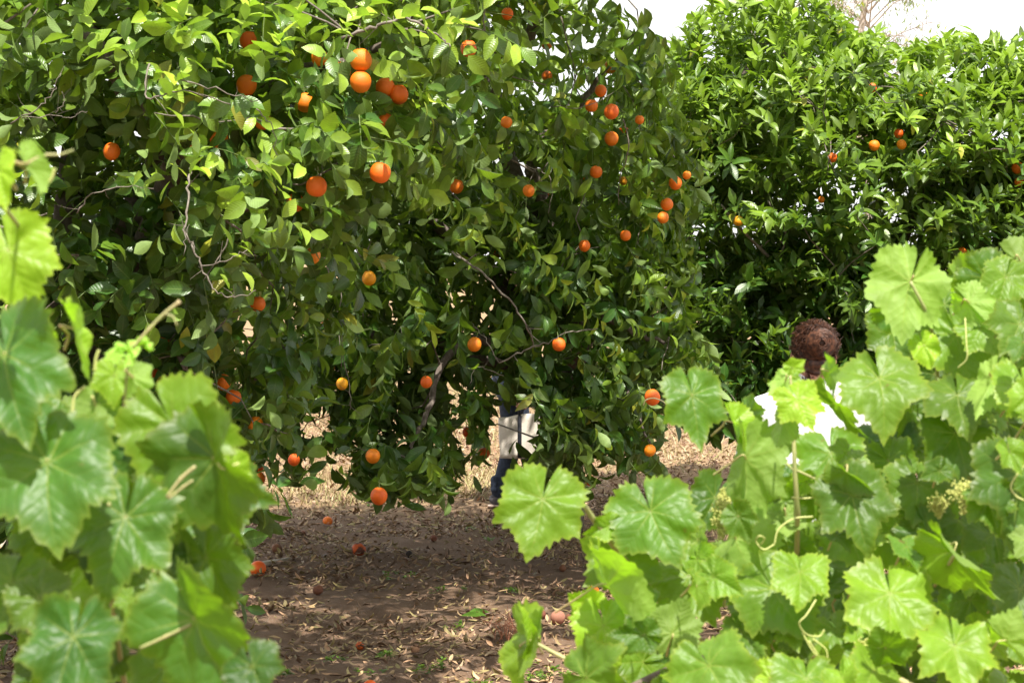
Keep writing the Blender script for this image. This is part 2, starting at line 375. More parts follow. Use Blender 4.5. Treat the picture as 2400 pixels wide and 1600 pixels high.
BX = np.array([(-60, 1420), (0, 1372), (20, 1430), (40, 1520), (90, 1560), (150, 1590), (250, 1605), (330, 1680), (430, 1680), (500, 1640), (560, 1590), (650, 1650), (700, 1610), (800, 1680), (880, 1710), (930, 1715), (1000, 1640), (1100, 1590), (1250, 1560)])
BB = np.array([(300, 1150), (560, 1140), (640, 1150), (740, 1120), (800, 1130), (850, 1185), (1060, 1185), (1120, 1140), (1280, 1160), (1400, 1165), (1500, 1130), (1600, 1150)])
CT = np.array([(1400, 300), (1500, 200), (1560, 110), (1600, 45), (1650, 0), (1690, -200), (1900, -200), (1944, 0), (1982, 36), (2003, 72), (2040, 70), (2065, 62), (2082, 100), (2120, 120), (2128, 110), (2150, 96), (2192, 86), (2225, 80), (2254, 58), (2280, 80), (2300, 110), (2315, 90), (2327, 78), (2360, 110), (2392, 80), (2500, 60)])
# hanging oranges: px, py, diameter px, share of covering leaves removed, colour, tree, label  (filled in below)
HANG = []
FALL = []
HANG = [
 (578, 200, 48, .75, 'o', 'A', 'large orange half hidden by pale leaves at the upper left, below the split one'),
 (585, 96, 46, .6, 'o', 'A', 'orange showing two bits between leaves near the top left'),
 (715, 241, 44, .55, 'o', 'A', 'narrow slice of deep orange fruit left of the stacked cluster'),
 (513, 324, 44, .55, 'o', 'A', 'shaded deep orange fruit under the dark limb of the left tree'),
 (742, 437, 50, 1, 'o', 'A', 'large clear round orange, left one of the two big level neighbours'),
 (692, 475, 42, .4, 'o', 'A', 'orange mostly hidden by leaves just below the large clear one'),
 (262, 355, 38, .35, 'o', 'A', 'shaded red orange fruit deep in the far left of the crown'),
 (616, 285, 32, .35, 'o', 'A', 'small red sliver of fruit in the shade beneath the grey twigs'),
 (461, 358, 34, .3, 'o', 'A', 'barely visible shaded fruit left of the one under the dark limb'),
 (801, 168, 44, .7, 'o', 'A', 'orange tucked behind the left side of the stacked cluster'),
 (749, 136, 40, .5, 'o', 'A', 'orange partly covered by a broad leaf at the cluster top left'),
 (846, 141, 52, .85, 'o', 'A', 'biggest orange, upper one of the stacked pair'),
 (845, 192, 50, .85, 'o', 'A', 'lower orange of the stacked pair'),
 (903, 205, 46, .65, 'o', 'A', 'orange split in view by a leaf, right of the stacked pair'),
 (935, 222, 44, .75, 'o', 'A', 'rightmost large orange of the upper cluster'),
 (905, 287, 38, .55, 'o', 'A', 'orange half under a leaf below the upper cluster'),
 (891, 405, 50, .97, 'o', 'A', 'large clear round orange, right one of the two big level neighbours'),
 (1098, 114, 38, .85, 'o', 'B', 'orange under a curled leaf at the edge of the bright top branch'),
 (1189, 33, 28, .9, 'o', 'B', 'small orange highest in the dark crown of the middle tree'),
 (1238, 88, 26, .35, 'o', 'B', 'red speck of fruit in the dark just below the highest orange'),
 (1282, 105, 22, .3, 'o', 'B', 'faint shaded fruit below right of the highest orange'),
 (1282, 179, 25, .6, 'o', 'B', 'half covered orange above the drooping pale leaves'),
 (1187, 287, 28, .97, 'o', 'B', 'single clear orange above left of the drooping pale leaves'),
 (1430, 158, 30, .5, 'o', 'B', 'leaf striped orange above the hanging group of four'),
 (1408, 213, 28, .95, 'o', 'B', 'top orange of the hanging group of four'),
 (1386, 248, 31, 1, 'o', 'B', 'left orange of the hanging group of four, crossed by a twig'),
 (1433, 262, 35, 1, 'o', 'B', 'right and largest orange of the hanging group of four'),
 (1346, 244, 24, .6, 'o', 'B', 'shaded orange left of the hanging group of four'),
 (1499, 281, 22, .85, 'o', 'B', 'small dim orange right of the hanging group of four'),
 (1459, 300, 24, .6, 'o', 'B', 'orange half behind twigs between the group of four and the lone one under it'),
 (1433, 325, 33, 1, 'o', 'B', 'bottom orange of the hanging group of four'),
 (1397, 403, 30, .9, 'o', 'B', 'orange beneath a grey green leaf, right of the white sky gap'),
 (1461, 424, 20, .8, 'y', 'B', 'small yellow fruit among twigs'),
 (1239, 447, 28, .9, 'o', 'B', 'orange just under the white sky gap'),
 (1069, 437, 35, .55, 'o', 'B', 'broken view of an orange behind dark leaves left of the sky gap'),
 (1334, 458, 25, .6, 'o', 'B', 'orange sliver below the drooping leaf fan'),
 (1289, 465, 18, .6, 'o', 'B', 'tiny orange beside the sliver under the drooping leaf fan'),
 (1372, 417, 22, .4, 'o', 'B', 'edge of an orange behind the leaf tip left of the grey green leaf'),
 (1537, 417, 22, .8, 'o', 'B', 'small orange left of the bitten looking one near the right edge'),
 (1583, 429, 31, .85, 'o', 'B', 'orange cut by a leaf tip near the right edge of the middle tree'),
 (1563, 479, 30, 1, 'o', 'B', 'upper orange of the vertical pair at the right edge'),
 (1554, 510, 27, .95, 'o', 'B', 'lower orange of the vertical pair at the right edge'),
 (1370, 576, 27, 1, 'o', 'B', 'lone clear round orange right of the middle tree centre'),
 (1466, 552, 26, .85, 'o', 'B', 'orange touched by a leaf right of the lone clear one'),
 (1501, 539, 17, .7, 'o', 'B', 'tiny orange up right of the one touched by a leaf'),
 (1162, 595, 20, .5, 'o', 'B', 'thin orange sliver under the pale hanging leaves'),
 (1610, 411, 16, .9, 'o', 'B', 'tiny orange at the outermost right tip of the middle tree'),
 (865, 652, 33, 1, 'y', 'B', 'yellow orange lit clear fruit at mid height of the middle tree'),
 (824, 692, 20, .5, 'o', 'B', 'dim small fruit below left of the yellow orange one'),
 (867, 792, 28, .65, 'o', 'B', 'dark shaded orange below the yellow orange one'),
 (766, 759, 26, .6, 'o', 'B', 'shaded orange behind a hanging twig'),
 (732, 599, 38, .6, 'o', 'A', 'shaded orange behind a yellowing hanging leaf'),
 (1186, 687, 26, .8, 'o', 'B', 'shaded orange beside the long dark branch'),
 (1112, 807, 33, 1, 'o', 'B', 'clear oval orange left of the bright hanging leaf'),
 (1041, 826, 16, .5, 'o', 'B', 'tiny orange fleck left of the clear oval one'),
 (1310, 807, 32, .9, 'o', 'B', 'orange behind the crossing grey twigs'),
 (999, 895, 28, .95, 'o', 'B', 'orange touching the tip of the bright leaf rosette'),
 (802, 899, 28, .85, 'y', 'B', 'golden fruit beside the hanging grey twig'),
 (787, 854, 24, .55, 'o', 'B', 'red shaded fruit above the golden one'),
 (834, 1017, 26, .7, 'o', 'B', 'shaded orange above left of the low clear one'),
 (874, 1068, 34, 1, 'o', 'B', 'low clear orange hanging before the sunlit straw'),
 (1134, 1062, 28, .8, 'o', 'B', 'low orange above a dark leaf left of the walking legs'),
 (1529, 931, 37, 1, 'o', 'B', 'bright orange with a pale curled stalk across it'),
 (1523, 1055, 28, .95, 'y', 'B', 'golden orange on the low dark spray at the right'),
 (1411, 878, 13, .7, 'o', 'B', 'tiny orange fleck left of the one with the curled stalk'),
 (1096, 1012, 16, .6, 'o', 'B', 'small orange fleck up left of the low one by the legs'),
 (523, 895, 26, .6, 'o', 'A', 'dark red orange low in the left tree shade'),
 (547, 931, 24, .5, 'o', 'A', 'shaded fruit just below the dark red orange one'),
 (356, 874, 30, .5, 'o', 'A', 'shaded fruit above the serrated vine leaf at the left'),
 (384, 786, 18, .5, 'o', 'A', 'small red fleck of fruit behind the pale vine tip'),
 (604, 712, 20, .5, 'o', 'A', 'small shaded fruit at the lower edge of the left crown'),
 (599, 995, 25, .6, 'o', 'A', 'shaded orange above the low vertical pair at the left'),
 (605, 1093, 27, .7, 'o', 'B', 'upper fruit of the low pair beside the vine leaf'),
 (608, 1120, 29, .7, 'o', 'B', 'lower fruit of the low pair beside the vine leaf'),
 (689, 1077, 28, .85, 'o', 'B', 'low orange above the thin dark leafy twig'),
 (888, 1162, 40, .8, 'o', 'B', 'lowest hanging orange, split in view by dark leaves'),
 (1339, 1136, 33, .85, 'o', 'B', 'low orange above the cluster edge beside the lobed vine leaf'),
 (1382, 1125, 18, .6, 'o', 'B', 'small low orange right of the one beside the lobed vine leaf'),
 (1539, 1143, 26, .8, 'o', 'B', 'low orange under the low dark spray, above the vine leaves'),
 (2049, 341, 26, 1, 'o', 'C', 'clear round orange, left one of the level pair in the right tree'),
 (2113, 339, 23, .95, 'o', 'C', 'pinkish orange, right one of the level pair in the right tree'),
 (1951, 370, 22, .8, 'o', 'C', 'dim orange below left of the level pair in the right tree'),
 (1731, 518, 24, .8, 'y', 'C', 'yellow orange fruit low in the dark hollow of the right tree'),
 (1925, 468, 15, .7, 'o', 'C', 'tiny fruit behind a leaf at the middle of the right tree'),
 (2385, 393, 28, .7, 'o', 'C', 'shaded orange at the far right edge, upper one'),
 (2388, 427, 20, .6, 'o', 'C', 'smaller shaded fruit under the upper one at the far right edge'),
 (2044, 207, 22, .6, 'o', 'C', 'leaf covered orange high in the right tree beside a small sky hole'),
 (2163, 224, 18, .6, 'y', 'C', 'small peeled looking fruit high in the right tree under the sky notch'),
 (2106, 313, 16, .5, 'o', 'C', 'dark red fleck of fruit just above the pinkish one'),
 (2255, 590, 16, .6, 'o', 'C', 'tiny low orange in the shade of the right tree'),
]
FALL = [
 (768, 1230, 23, 'o', 'small bright orange lying farthest back on the ground'),
 (605, 1341, 38, 'o', 'large bright orange lying against the pale pipe'),
 (841, 1298, 34, 'b', 'split orange with a cracked top lying among dry leaves'),
 (648, 1294, 27, 'r', 'dark brown rotting orange behind the pale pipe'),
 (745, 1385, 26, 'r', 'reddish brown rotting orange half under dry leaves'),
 (844, 1498, 22, 'b', 'small fallen orange with one half blackened'),
 (973, 1522, 22, 't', 'small dull brown dried fruit on bare soil'),
 (867, 1603, 36, 'o', 'bright fallen orange cut by the bottom edge of the photo'),
 (1269, 1453, 25, 'r', 'brown rotting fruit left of the large pale one'),
 (1308, 1456, 37, 't', 'large pale brown dried orange behind the vine leaf'),
 (1334, 1457, 22, 'r', 'small brown fruit pressed against the large pale one'),
 (1318, 1332, 18, 'r', 'small maroon fruit alone on bare soil'),
 (1390, 1395, 29, 'o', 'bright fallen orange above the yellow vine leaves'),
 (1209, 1456, 27, 'k', 'blackened rotten fruit behind the upright vine leaf'),
 (958, 1303, 18, 'k', 'black shrivelled fruit right of the split orange'),
 (710, 1252, 14, 'r', 'tiny brown fruit below left of the farthest orange'),
 (1016, 1266, 18, 'r', 'dim brown fruit among litter up right of the split orange'),
]
for i, h in enumerate(HANG):
    px, py, dd, vis, c, tr, lab = h
    dep = {'A': 7.45 if py < 500 else 8.1, 'B': None, 'C': 13.7}[tr]
    if tr == 'B': dep = min(12.4 if vis < .85 else (10.8 if px < 1340 else 11.3), max(10.3, 5000 * .076 / dd))
    if vis < .78: dep += .25 if tr == 'A' else .3
    diam = dd * dep / FPX
    if vis < .7: diam = max(diam, .062)
    HANG[i] = h + (P(px, py, dep), max(.045, min(.088, diam)))

# hollows between the leaf layers, where the shaded inside of each crown shows: px, py, rx, ry
HOLLOW = {'A': [(110, 340, 90, 50), (300, 330, 80, 70), (250, 500, 170, 50), (640, 640, 80, 60), (440, 720, 80, 50), (40, 700, 60, 60), (600, 860, 90, 80), (560, 330, 60, 35), (180, 840, 80, 60)],
          'B': [(700, 740, 60, 110), (960, 590, 110, 60), (1010, 900, 80, 90), (1110, 690, 90, 50), (1260, 210, 100, 60), (930, 1010, 70, 60), (900, 330, 60, 50), (780, 560, 60, 50), (1280, 500, 70, 40), (1420, 480, 60, 50), (1180, 880, 60, 50), (1200, 110, 90, 50), (1330, 880, 50, 50)],
          'C': [(1900, 470, 160, 32), (1790, 570, 140, 42), (2290, 645, 160, 36), (1700, 640, 60, 36), (2050, 300, 110, 24), (1760, 330, 60, 30), (2200, 440, 120, 26), (1850, 700, 120, 40)]}
def keep_mask(pos, tree):
    px, py, d = proj(pos); keep = np.ones(len(pos), bool); u = rng.random(len(pos))
    for (hx, hy, rx, ry, p) in HOLES + (HOLES_C if tree == 'C' else []):
        if tree == 'C' and hy < 900 and (hx, hy, rx, ry, p) in HOLES and hx < 1340 : pass
        keep &= ~((((px - hx) / rx) ** 2 + ((py - hy) / ry) ** 2 < 1) & (u < p))
    lim = np.where(py > 500, 8.15, 7.65) if tree == 'A' else 11.65 if tree == 'B' else 14.25
    for (hx, hy, rx, ry) in HOLLOW[tree]: keep &= ~((((px - hx) / rx) ** 2 + ((py - hy) / ry) ** 2 < .55 + .9 * rng.random(len(pos))) & (d < lim) & (rng.random(len(pos)) < .86))
    if tree == 'B': keep &= ~((py > -60) & (px > np.interp(py, BX[:, 0], BX[:, 1]))); keep &= ~(py > np.interp(px, BB[:, 0], BB[:, 1]) + rng.normal(0, 12, len(pos)))
    if tree == 'C': keep &= ~((py < np.interp(px, CT[:, 0], CT[:, 1])) & (px < 2500))
    for h in HANG:
        hp, hd, dep = h[7], h[8], proj(h[7])[2]; rr = hd / 2 * FPX / dep
        keep &= ~(((px - h[0]) ** 2 + (py - h[1]) ** 2 < (rr + (10 if h[3] < .85 else 14 if h[2] > 43 and h[3] < .95 else 24)) ** 2) & (d < dep + .02) & (u < (h[3] if h[3] > .78 else h[3] * .85)))
        keep &= ~(np.linalg.norm(pos - hp, axis=1) < hd * .52)
    return keep

def sample_blobs(blobs, dens, inner=.72, inner_share=.25):
    """points with outward normals in the outer shell of a union of ellipsoids; blob = (px,py,depth,rx,ry,rz)"""
    C = np.array([P(b[0], b[1], b[2]) for b in blobs]); Rr = np.array([b[3:6] for b in blobs]); PP = []; NN = []; DD = []
    for c, r, b in zip(C, Rr, blobs):
        area = 4 * math.pi * ((r[0] * r[1]) ** 1.6 / 3 + (r[0] * r[2]) ** 1.6 / 3 + (r[1] * r[2]) ** 1.6 / 3) ** (1 / 1.6)
        n = int(area * dens * (b[6] if len(b) > 6 else 1)); q = unit(rng.normal(size=(n, 3)))
        f = np.where(rng.random(n) < inner_share, rng.uniform(.35, inner, n), rng.uniform(inner, 1.0, n) ** .7)
        lump = 1 + .12 * np.sin(q[:, 0] * 7 + c[0] * 5) * np.sin(q[:, 2] * 6 + 1) * np.sin(q[:, 1] * 8)
        PP.append(c + q * r * (f * lump)[:, None]); NN.append(unit(q / r)); DD.append(f)
    p = np.concatenate(PP); n = np.concatenate(NN); f = np.concatenate(DD)
    ins = np.min(np.linalg.norm((p[:, None] - C[None]) / Rr[None], axis=-1), axis=1)
    def g3(f, a): return np.sin(p[:, 0] * f + a) * np.sin(p[:, 1] * f + 2 * a) * np.sin(p[:, 2] * f * 1.1 + 3 * a)
    cl = .48 + 2.2 * g3(7.6, .4) + 1.3 * g3(14.0, 1.9); cl = np.where(ins < .8, .6, cl)
    k = (ins > .30) & ((ins > .62) | (rng.random(len(p)) < .5)) & (p[:, 2] > .12) & (rng.random(len(p)) < np.clip(cl, .07, 1))
    p = p + n * (.19 * np.clip(cl - .5, -.6, .9))[:, None]
    return p[k], n[k], ins[k]

def crown(name, tree, blobs, dens, outw, upw, hang, droop, leaflen, young, par, extra=None, nl=8, lmat=None, spread=(78, 30), yel=.03, aspect=.5, top_lit=(2, 0), lnr=(.12, .24), bend=.55):
    p, n, ins = sample_blobs(blobs, dens)
    D = unit(n * outw + np.array([0, 0, upw]) + rng.normal(0, .38, p.shape))
    ln = rng.uniform(*lnr, len(p))
    lp, T, N, l, t, sid = shoots(p, D, ln, nl, droop, leaflen, spread, hang)
    yo = np.clip(rng.normal(young, .24, len(p)) + (.15 * (ins > .93)) + top_lit[1] * (p[:, 2] - top_lit[0]), 0, 1)[sid] * (.55 + .45 * t)  # besides youth, height term paints sunlit tops and shaded bottoms into leaf colour
    if tree != 'C': yo = np.clip(yo * np.where(rng.random(len(yo)) < .5, .5, 1.6), 0, 1)
    n0 = len(lp)
    if extra is not None:
        e = [shoots(np.array([P(a[0], a[1], a[2])]), np.array([P(a[3], a[4], a[2] + (a[8] if len(a) > 8 else 0)) - P(a[0], a[1], a[2])]),
                    np.array([np.linalg.norm(P(a[3], a[4], a[2]) - P(a[0], a[1], a[2]))]), a[5], .12, a[6], (70, 30), hang * .8) for a in extra]
        lp = np.concatenate([lp] + [q[0] for q in e]); T = np.concatenate([T] + [q[1] for q in e]); N = np.concatenate([N] + [q[2] for q in e]); l = np.concatenate([l] + [q[3] for q in e])
        yo = np.concatenate([yo] + [np.clip(rng.normal(a[7], .12, a[5]), 0, 1) for a in extra])
    mid = lp + unit(T) * l[:, None] * .5; k = keep_mask(mid, tree); k &= keep_mask(lp + unit(T) * l[:, None] * .95, tree) | (rng.random(len(lp)) < .3)
    isx = (np.arange(len(lp)) >= n0)[k]; lp, T, N, l, yo = lp[k], T[k], N[k], l[k], yo[k]; m = len(lp)
    tint = np.stack([yo, rng.uniform(.62, 1.25, m), np.where(rng.random(m) < yel, rng.uniform(.4, .9, m), 0)], -1)
    tint[isx, 1] = rng.uniform(1.0, 1.4, isx.sum()); tint[isx, 2] = np.maximum(tint[isx, 2], np.clip(yo[isx] - .45, 0, 1) * rng.uniform(.1, .9, isx.sum()))  # hand-placed sprays get brighter, yellower leaf colour to look sunlit
    me = leaves(name, lp, T, N, l, l * rng.uniform(aspect - .08, aspect + .08, m), rng.normal(bend, .4, m), rng.uniform(.1, .6, m), tint)
    put(name, me, par, lmat or M_CIT)
    return p, D, ln, ins, m

def skeleton(trunk, limbs, tips, par, name, handmade=(), bark=M_BARK, tw=.0022, maxlen=.9):
    """trunk and limbs as tubes; every shoot base is joined by a thin twig to the nearest limb point or earlier twig"""
    mb = MB(); nodes = []
    tp = spline(trunk[0], 6); mb.tube(tp, list(np.linspace(trunk[1], trunk[2], len(tp))), 12)
    for pts, r0, r1 in limbs:
        q = spline(pts, 6); jit = [v + rng.normal(0, .012, 3) for v in q]; rr = np.linspace(r0, r1, len(q)); mb.tube(jit, list(rr), 8)
        nodes += [(v) for v in jit[3:]]
    mb.build('trunk', bark, par)
    tb = MB(); nodes = list(nodes); A = np.array(nodes)
    tips = tips[np.argsort(np.min(np.linalg.norm(tips[:, None] - A[None], axis=-1), axis=1))]
    for v in tips:
        A_ = np.array(nodes) if len(nodes) % 25 == 0 or len(A) == 0 else A
        A = A_
        dd = np.linalg.norm(A - v, axis=1); j = int(np.argmin(dd)); a = A[j]; d = dd[j]
        m1 = lerp(a, v, .35) + rng.normal(0, .06 * d, 3); m2 = lerp(a, v, .7) + rng.normal(0, .06 * d, 3) + np.array([0, 0, .04 * d])
        r = .0022 + .0045 * min(d, 1.5); tb.tube([a, m1, m2, v], [r * 1.6, r * 1.25, r, tw], 4, False)
        nodes += [m2, v]
    for pts, r0, r1 in handmade:
        q = spline([P(*w) for w in pts], 6); q = [v + (rng.normal(0, .0035, 3) if 0 < i < len(q) - 1 else 0) for i, v in enumerate(q)]; rr = np.linspace(r0, r1, len(q)) * .62 * rng.uniform(.85, 1.25, len(q)); tb.tube(q, list(rr), 6)
        for k in range(len(q) // 4):
            a_ = q[rng.integers(1, len(q) - 1)]; dd_ = unit(rng.normal(size=3) + np.array([0, 0, .2])) * rng.uniform(.03, .09); tb.tube([a_, a_ + dd_ * .5 + rng.normal(0, .004, 3), a_ + dd_], [r1 * .5, r1 * .4, r1 * .2], 4, False)
    tb.build('twigs', M_TWIG, par)

def stems_mesh(p, D, ln, droop, par, name='green_shoots'):
    m = len(p); a = unit(np.cross(D, np.array([.3, .2, .9]))); b = np.cross(D, a); V = []
    for t, r in ((0, .0022), (.5, .0018), (1, .0012)):
        c = p + D * (ln * t)[:, None] + np.array([0, 0, -1.]) * (droop * ln * t * t)[:, None]
        for k in range(3):
            q = 2.0944 * k; V.append(c + (a * math.cos(q) + b * math.sin(q)) * r)
    V = np.stack(V, 1); F = []
    for s in (0, 3):
        for k in range(3): F.append((s + k, s + (k + 1) % 3, s + 3 + (k + 1) % 3, s + 3 + k))
    F = np.array(F); lo = (F.ravel()[None] + (np.arange(m) * 9)[:, None]).ravel()
    put(name, npmesh(name, V.reshape(-1, 3), lo, np.full(m * 6, 4)), par, M_GTWIG)

# ---------------------------------------------------------------- the left tree
tA = tag(empty('orange_tree', (-1.75, 8.9, 0)), 'nearest orange tree with broad bright leaves and a dark slanting limb at the left', 'tree', 'orange trees of the grove')
blobsA = [(230, 300, 8.0, 1.0, .98, .72), (60, 720, 8.7, .95, .95, .8), (380, 740, 8.8, .58, .65, .66), (700, 120, 7.9, .62, .6, .42), (960, 30, 7.9, .34, .35, .24), (-300, 400, 8.5, 1.3, 1.1, 1.4, .6),
          (300, -260, 8.9, 1.5, 1.2, 1.0, .6), (280, 1080, 8.3, .6, .6, .5, .8), (800, 330, 8.1, .30, .35, .30), (620, 420, 8.0, .32, .4, .3), (150, 60, 7.6, .6, .5, .4)]
extraA = [ # base px,py,depth -> tip px,py, leaves, leaf length, youth with painted-in sunlit tone
 (430, 440, 6.9, 470, 330, 7, .085, .6), (380, 260, 6.8, 430, 150, 8, .09, .7), (480, 180, 6.9, 560, 60, 8, .09, .75), (640, 150, 6.8, 660, 60, 7, .09, .95), (620, 200, 6.8, 610, 100, 6, .085, .9),
 (250, 130, 6.8, 140, 60, 7, .095, .5), (330, 120, 6.7, 220, 160, 6, .1, .5), (450, 100, 6.8, 420, 10, 8, .095, .8), (560, 90, 6.8, 590, -10, 8, .09, .9), (720, 110, 6.9, 700, 10, 8, .09, .8), (800, 80, 6.9, 860, 0, 8, .09, .8),
 (900, 60, 6.9, 990, 10, 8, .09, .85), (980, 80, 7.0, 1090, 30, 8, .085, .85), (1040, 60, 7.0, 1110, 80, 7, .08, .8), (880, 110, 7.0, 960, 180, 7, .08, .6), (760, 60, 6.9, 820, 130, 7, .09, .6),
 (960, 240, 7.1, 1050, 230, 7, .075, .9), (500, 380, 6.8, 420, 330, 6, .09, .6), (560, 400, 6.8, 640, 370, 8, .09, .55), (560, 430, 6.8, 600, 520, 8, .095, .5), (640, 460, 6.8, 700, 400, 7, .09, .6), (640, 500, 6.8, 730, 540, 7, .095, .55),
 (420, 430, 6.8, 330, 400, 7, .085, .5), (440, 500, 6.8, 350, 560, 5, .08, .85), (530, 600, 6.8, 600, 530, 7, .085, .7), (560, 640, 6.8, 660, 600, 8, .09, .75), (500, 640, 6.8, 650, 660, 6, .085, .9), (350, 340, 6.9, 320, 450, 7, .08, .5),
 (40, 60, 6.8, -20, 120, 7, .1, .5), (60, 380, 6.8, 100, 470, 5, .1, .6), (60, 250, 6.8, 20, 300, 6, .09, .5), (420, 860, 7.3, 440, 960, 8, .1, .25), (200, 600, 7.2, 260, 560, 6, .09, .2), (150, 560, 7.2, 90, 620, 6, .09, .2),
 (610, 900, 7.6, 640, 980, 5, .09, .2), (480, 1235, 7.4, 470, 1330, 8, .085, .45), (520, 1240, 7.4, 540, 1330, 7, .085, .35), (470, 1250, 7.4, 430, 1300, 6, .08, .5)]
pA, dA, lA, iA, nA = crown('crown', 'A', blobsA, 80, .8, .15, .15, .12, .106, .10, tA, extraA, nl=9, aspect=.54, yel=.03, top_lit=(1.75, .55))
kA = keep_mask(pA, 'A') & keep_mask(pA + dA * lA[:, None], 'A'); stems_mesh(pA[kA], dA[kA], lA[kA], .12, tA)
tk = P(150, 600, 9.0)
skeleton(([(tk[0], 9.0, -.1), (tk[0] + .05, 8.95, .5), (tk[0] + .02, 8.9, 1.1), (tk[0] + .15, 8.95, 1.5)], .15, .10),
 [([(tk[0] + .1, 8.95, 1.35), P(430, 340, 8.1), P(330, 240, 7.9), P(240, 130, 7.8), P(200, 40, 7.9)], .06, .028), ([(tk[0] + .1, 8.95, 1.3), P(300, 520, 8.6), P(520, 500, 8.3), P(700, 420, 8.2)], .06, .015),
  ([(tk[0] + .12, 8.95, 1.4), P(400, 300, 8.5), P(650, 190, 8.1), P(950, 80, 7.9)], .06, .012), ([(tk[0], 8.9, 1.2), P(-50, 500, 8.6), P(-350, 350, 8.5)], .07, .02),
  ([(tk[0], 8.9, 1.4), P(200, 100, 8.9), P(300, -250, 8.9)], .07, .02), ([(tk[0], 8.9, 1.2), P(60, 700, 8.3), P(30, 820, 8.0)], .05, .012), ([(tk[0] + .1, 8.9, 1.0), P(350, 760, 8.5), P(430, 860, 8.1)], .04, .01),
  ([(tk[0] + .05, 8.9, .55), P(300, 1100, 8.6), P(430, 1230, 7.6), P(540, 1240, 7.4)], .035, .012)],
 pA[kA & (iA > .8)][::3], tA, 'twigs',
 [([(445, 395, 6.9), (440, 450, 6.8), (436, 540, 6.75), (460, 590, 6.75), (480, 640, 6.75), (510, 685, 6.75), (560, 695, 6.75), (600, 680, 6.75)], .006, .0025), ([(436, 530, 6.75), (430, 600, 6.72)], .003, .0015), ([(470, 622, 6.75), (530, 610, 6.7), (580, 585, 6.7)], .003, .002),
  ([(350, 150, 6.85), (345, 230, 6.8), (430, 210, 6.8), (540, 245, 6.85)], .005, .003), ([(415, 185, 6.8), (520, 215, 6.8), (605, 236, 6.85)], .004, .002), ([(600, 255, 6.9), (640, 300, 6.9), (642, 370, 6.9)], .004, .002),
  ([(25, 290, 6.8), (90, 250, 6.75), (120, 220, 6.75), (143, 172, 6.75)], .004, .0015), ([(50, 277, 6.8), (120, 272, 6.8), (160, 275, 6.8)], .003, .0012), ([(130, 265, 6.8), (150, 240, 6.8), (145, 215, 6.8)], .003, .001), ([(160, 275, 6.8), (205, 262, 6.8)], .002, .001),
  ([(0, 530, 6.8), (60, 515, 6.75), (110, 500, 6.75)], .007, .004), ([(180, 500, 7.0), (210, 458, 7.0), (270, 440, 7.0), (360, 442, 7.0)], .004, .002), ([(800, 90, 7.2), (880, 60, 7.2), (960, 45, 7.2), (1020, 80, 7.2), (1055, 110, 7.2)], .010, .004),
  ([(770, 330, 7.6), (755, 400, 7.5), (745, 415, 7.45)], .003, .002), ([(430, 1232, 7.5), (480, 1234, 7.4), (560, 1238, 7.5)], .012, .010)])

# ---------------------------------------------------------------- the middle tree
tB = tag(empty('orange_tree', (-.35, 12.3, 0)), 'middle orange tree in shade with long drooping leaves reaching to the soil', 'tree', 'orange trees of the grove')
blobsB = [(1200, 190, 12.0, 1.0, 1.0, .8), (960, 480, 11.9, .95, .9, .85), (1390, 430, 12.2, .66, .7, .62), (1150, 780, 11.8, 1.0, .8, .55), (1450, 820, 12.0, .52, .6, .5), (840, 880, 11.6, .5, .6, .42), (960, 1060, 11.3, .34, .4, .2, 1.2), (860, 1060, 11.4, .3, .35, .22, 1.3), (655, 1050, 11.6, .17, .25, .17, 1.4),
          (1330, 1060, 11.5, .34, .4, .16, 1.2), (700, 640, 12.1, .75, .8, .8), (620, 960, 11.7, .22, .4, .36), (1530, 1050, 11.5, .14, .2, .13, 1.6), (1080, 960, 11.6, .48, .5, .32, 1.1), (760, 960, 11.6, .30, .35, .26, 1.1), (1250, 980, 11.7, .5, .4, .34, 1.1), (1100, -420, 11.0, 2.1, 1.9, .75, .9), (1345, -490, 8.6, 1.5, 1.1, .25, .55),  # last blob: unseen canopy added overhead to shade the soil
          (1000, 200, 13.3, 1.3, .9, 1.0, .6), (1480, 600, 12.1, .4, .5, .4), (1000, 700, 13.3, 1.5, .7, .9, .35)]
extraA += [(x_ + 10, y_ + 45, 6.95, x_ + dx_, y_ - 50, 8, .095, yv_) for x_, y_, dx_, yv_ in ((120, 130, 30, .8), (300, 60, -20, .9), (520, 140, 40, 1), (700, 60, 30, .9), (560, 330, 30, .8), (300, 430, -30, .6), (690, 470, 60, .9), (440, 60, 20, 1), (820, 110, 40, .8), (180, 30, -20, .7), (930, 30, 50, 1), (380, 500, -10, .7), (590, 560, 40, .8))]
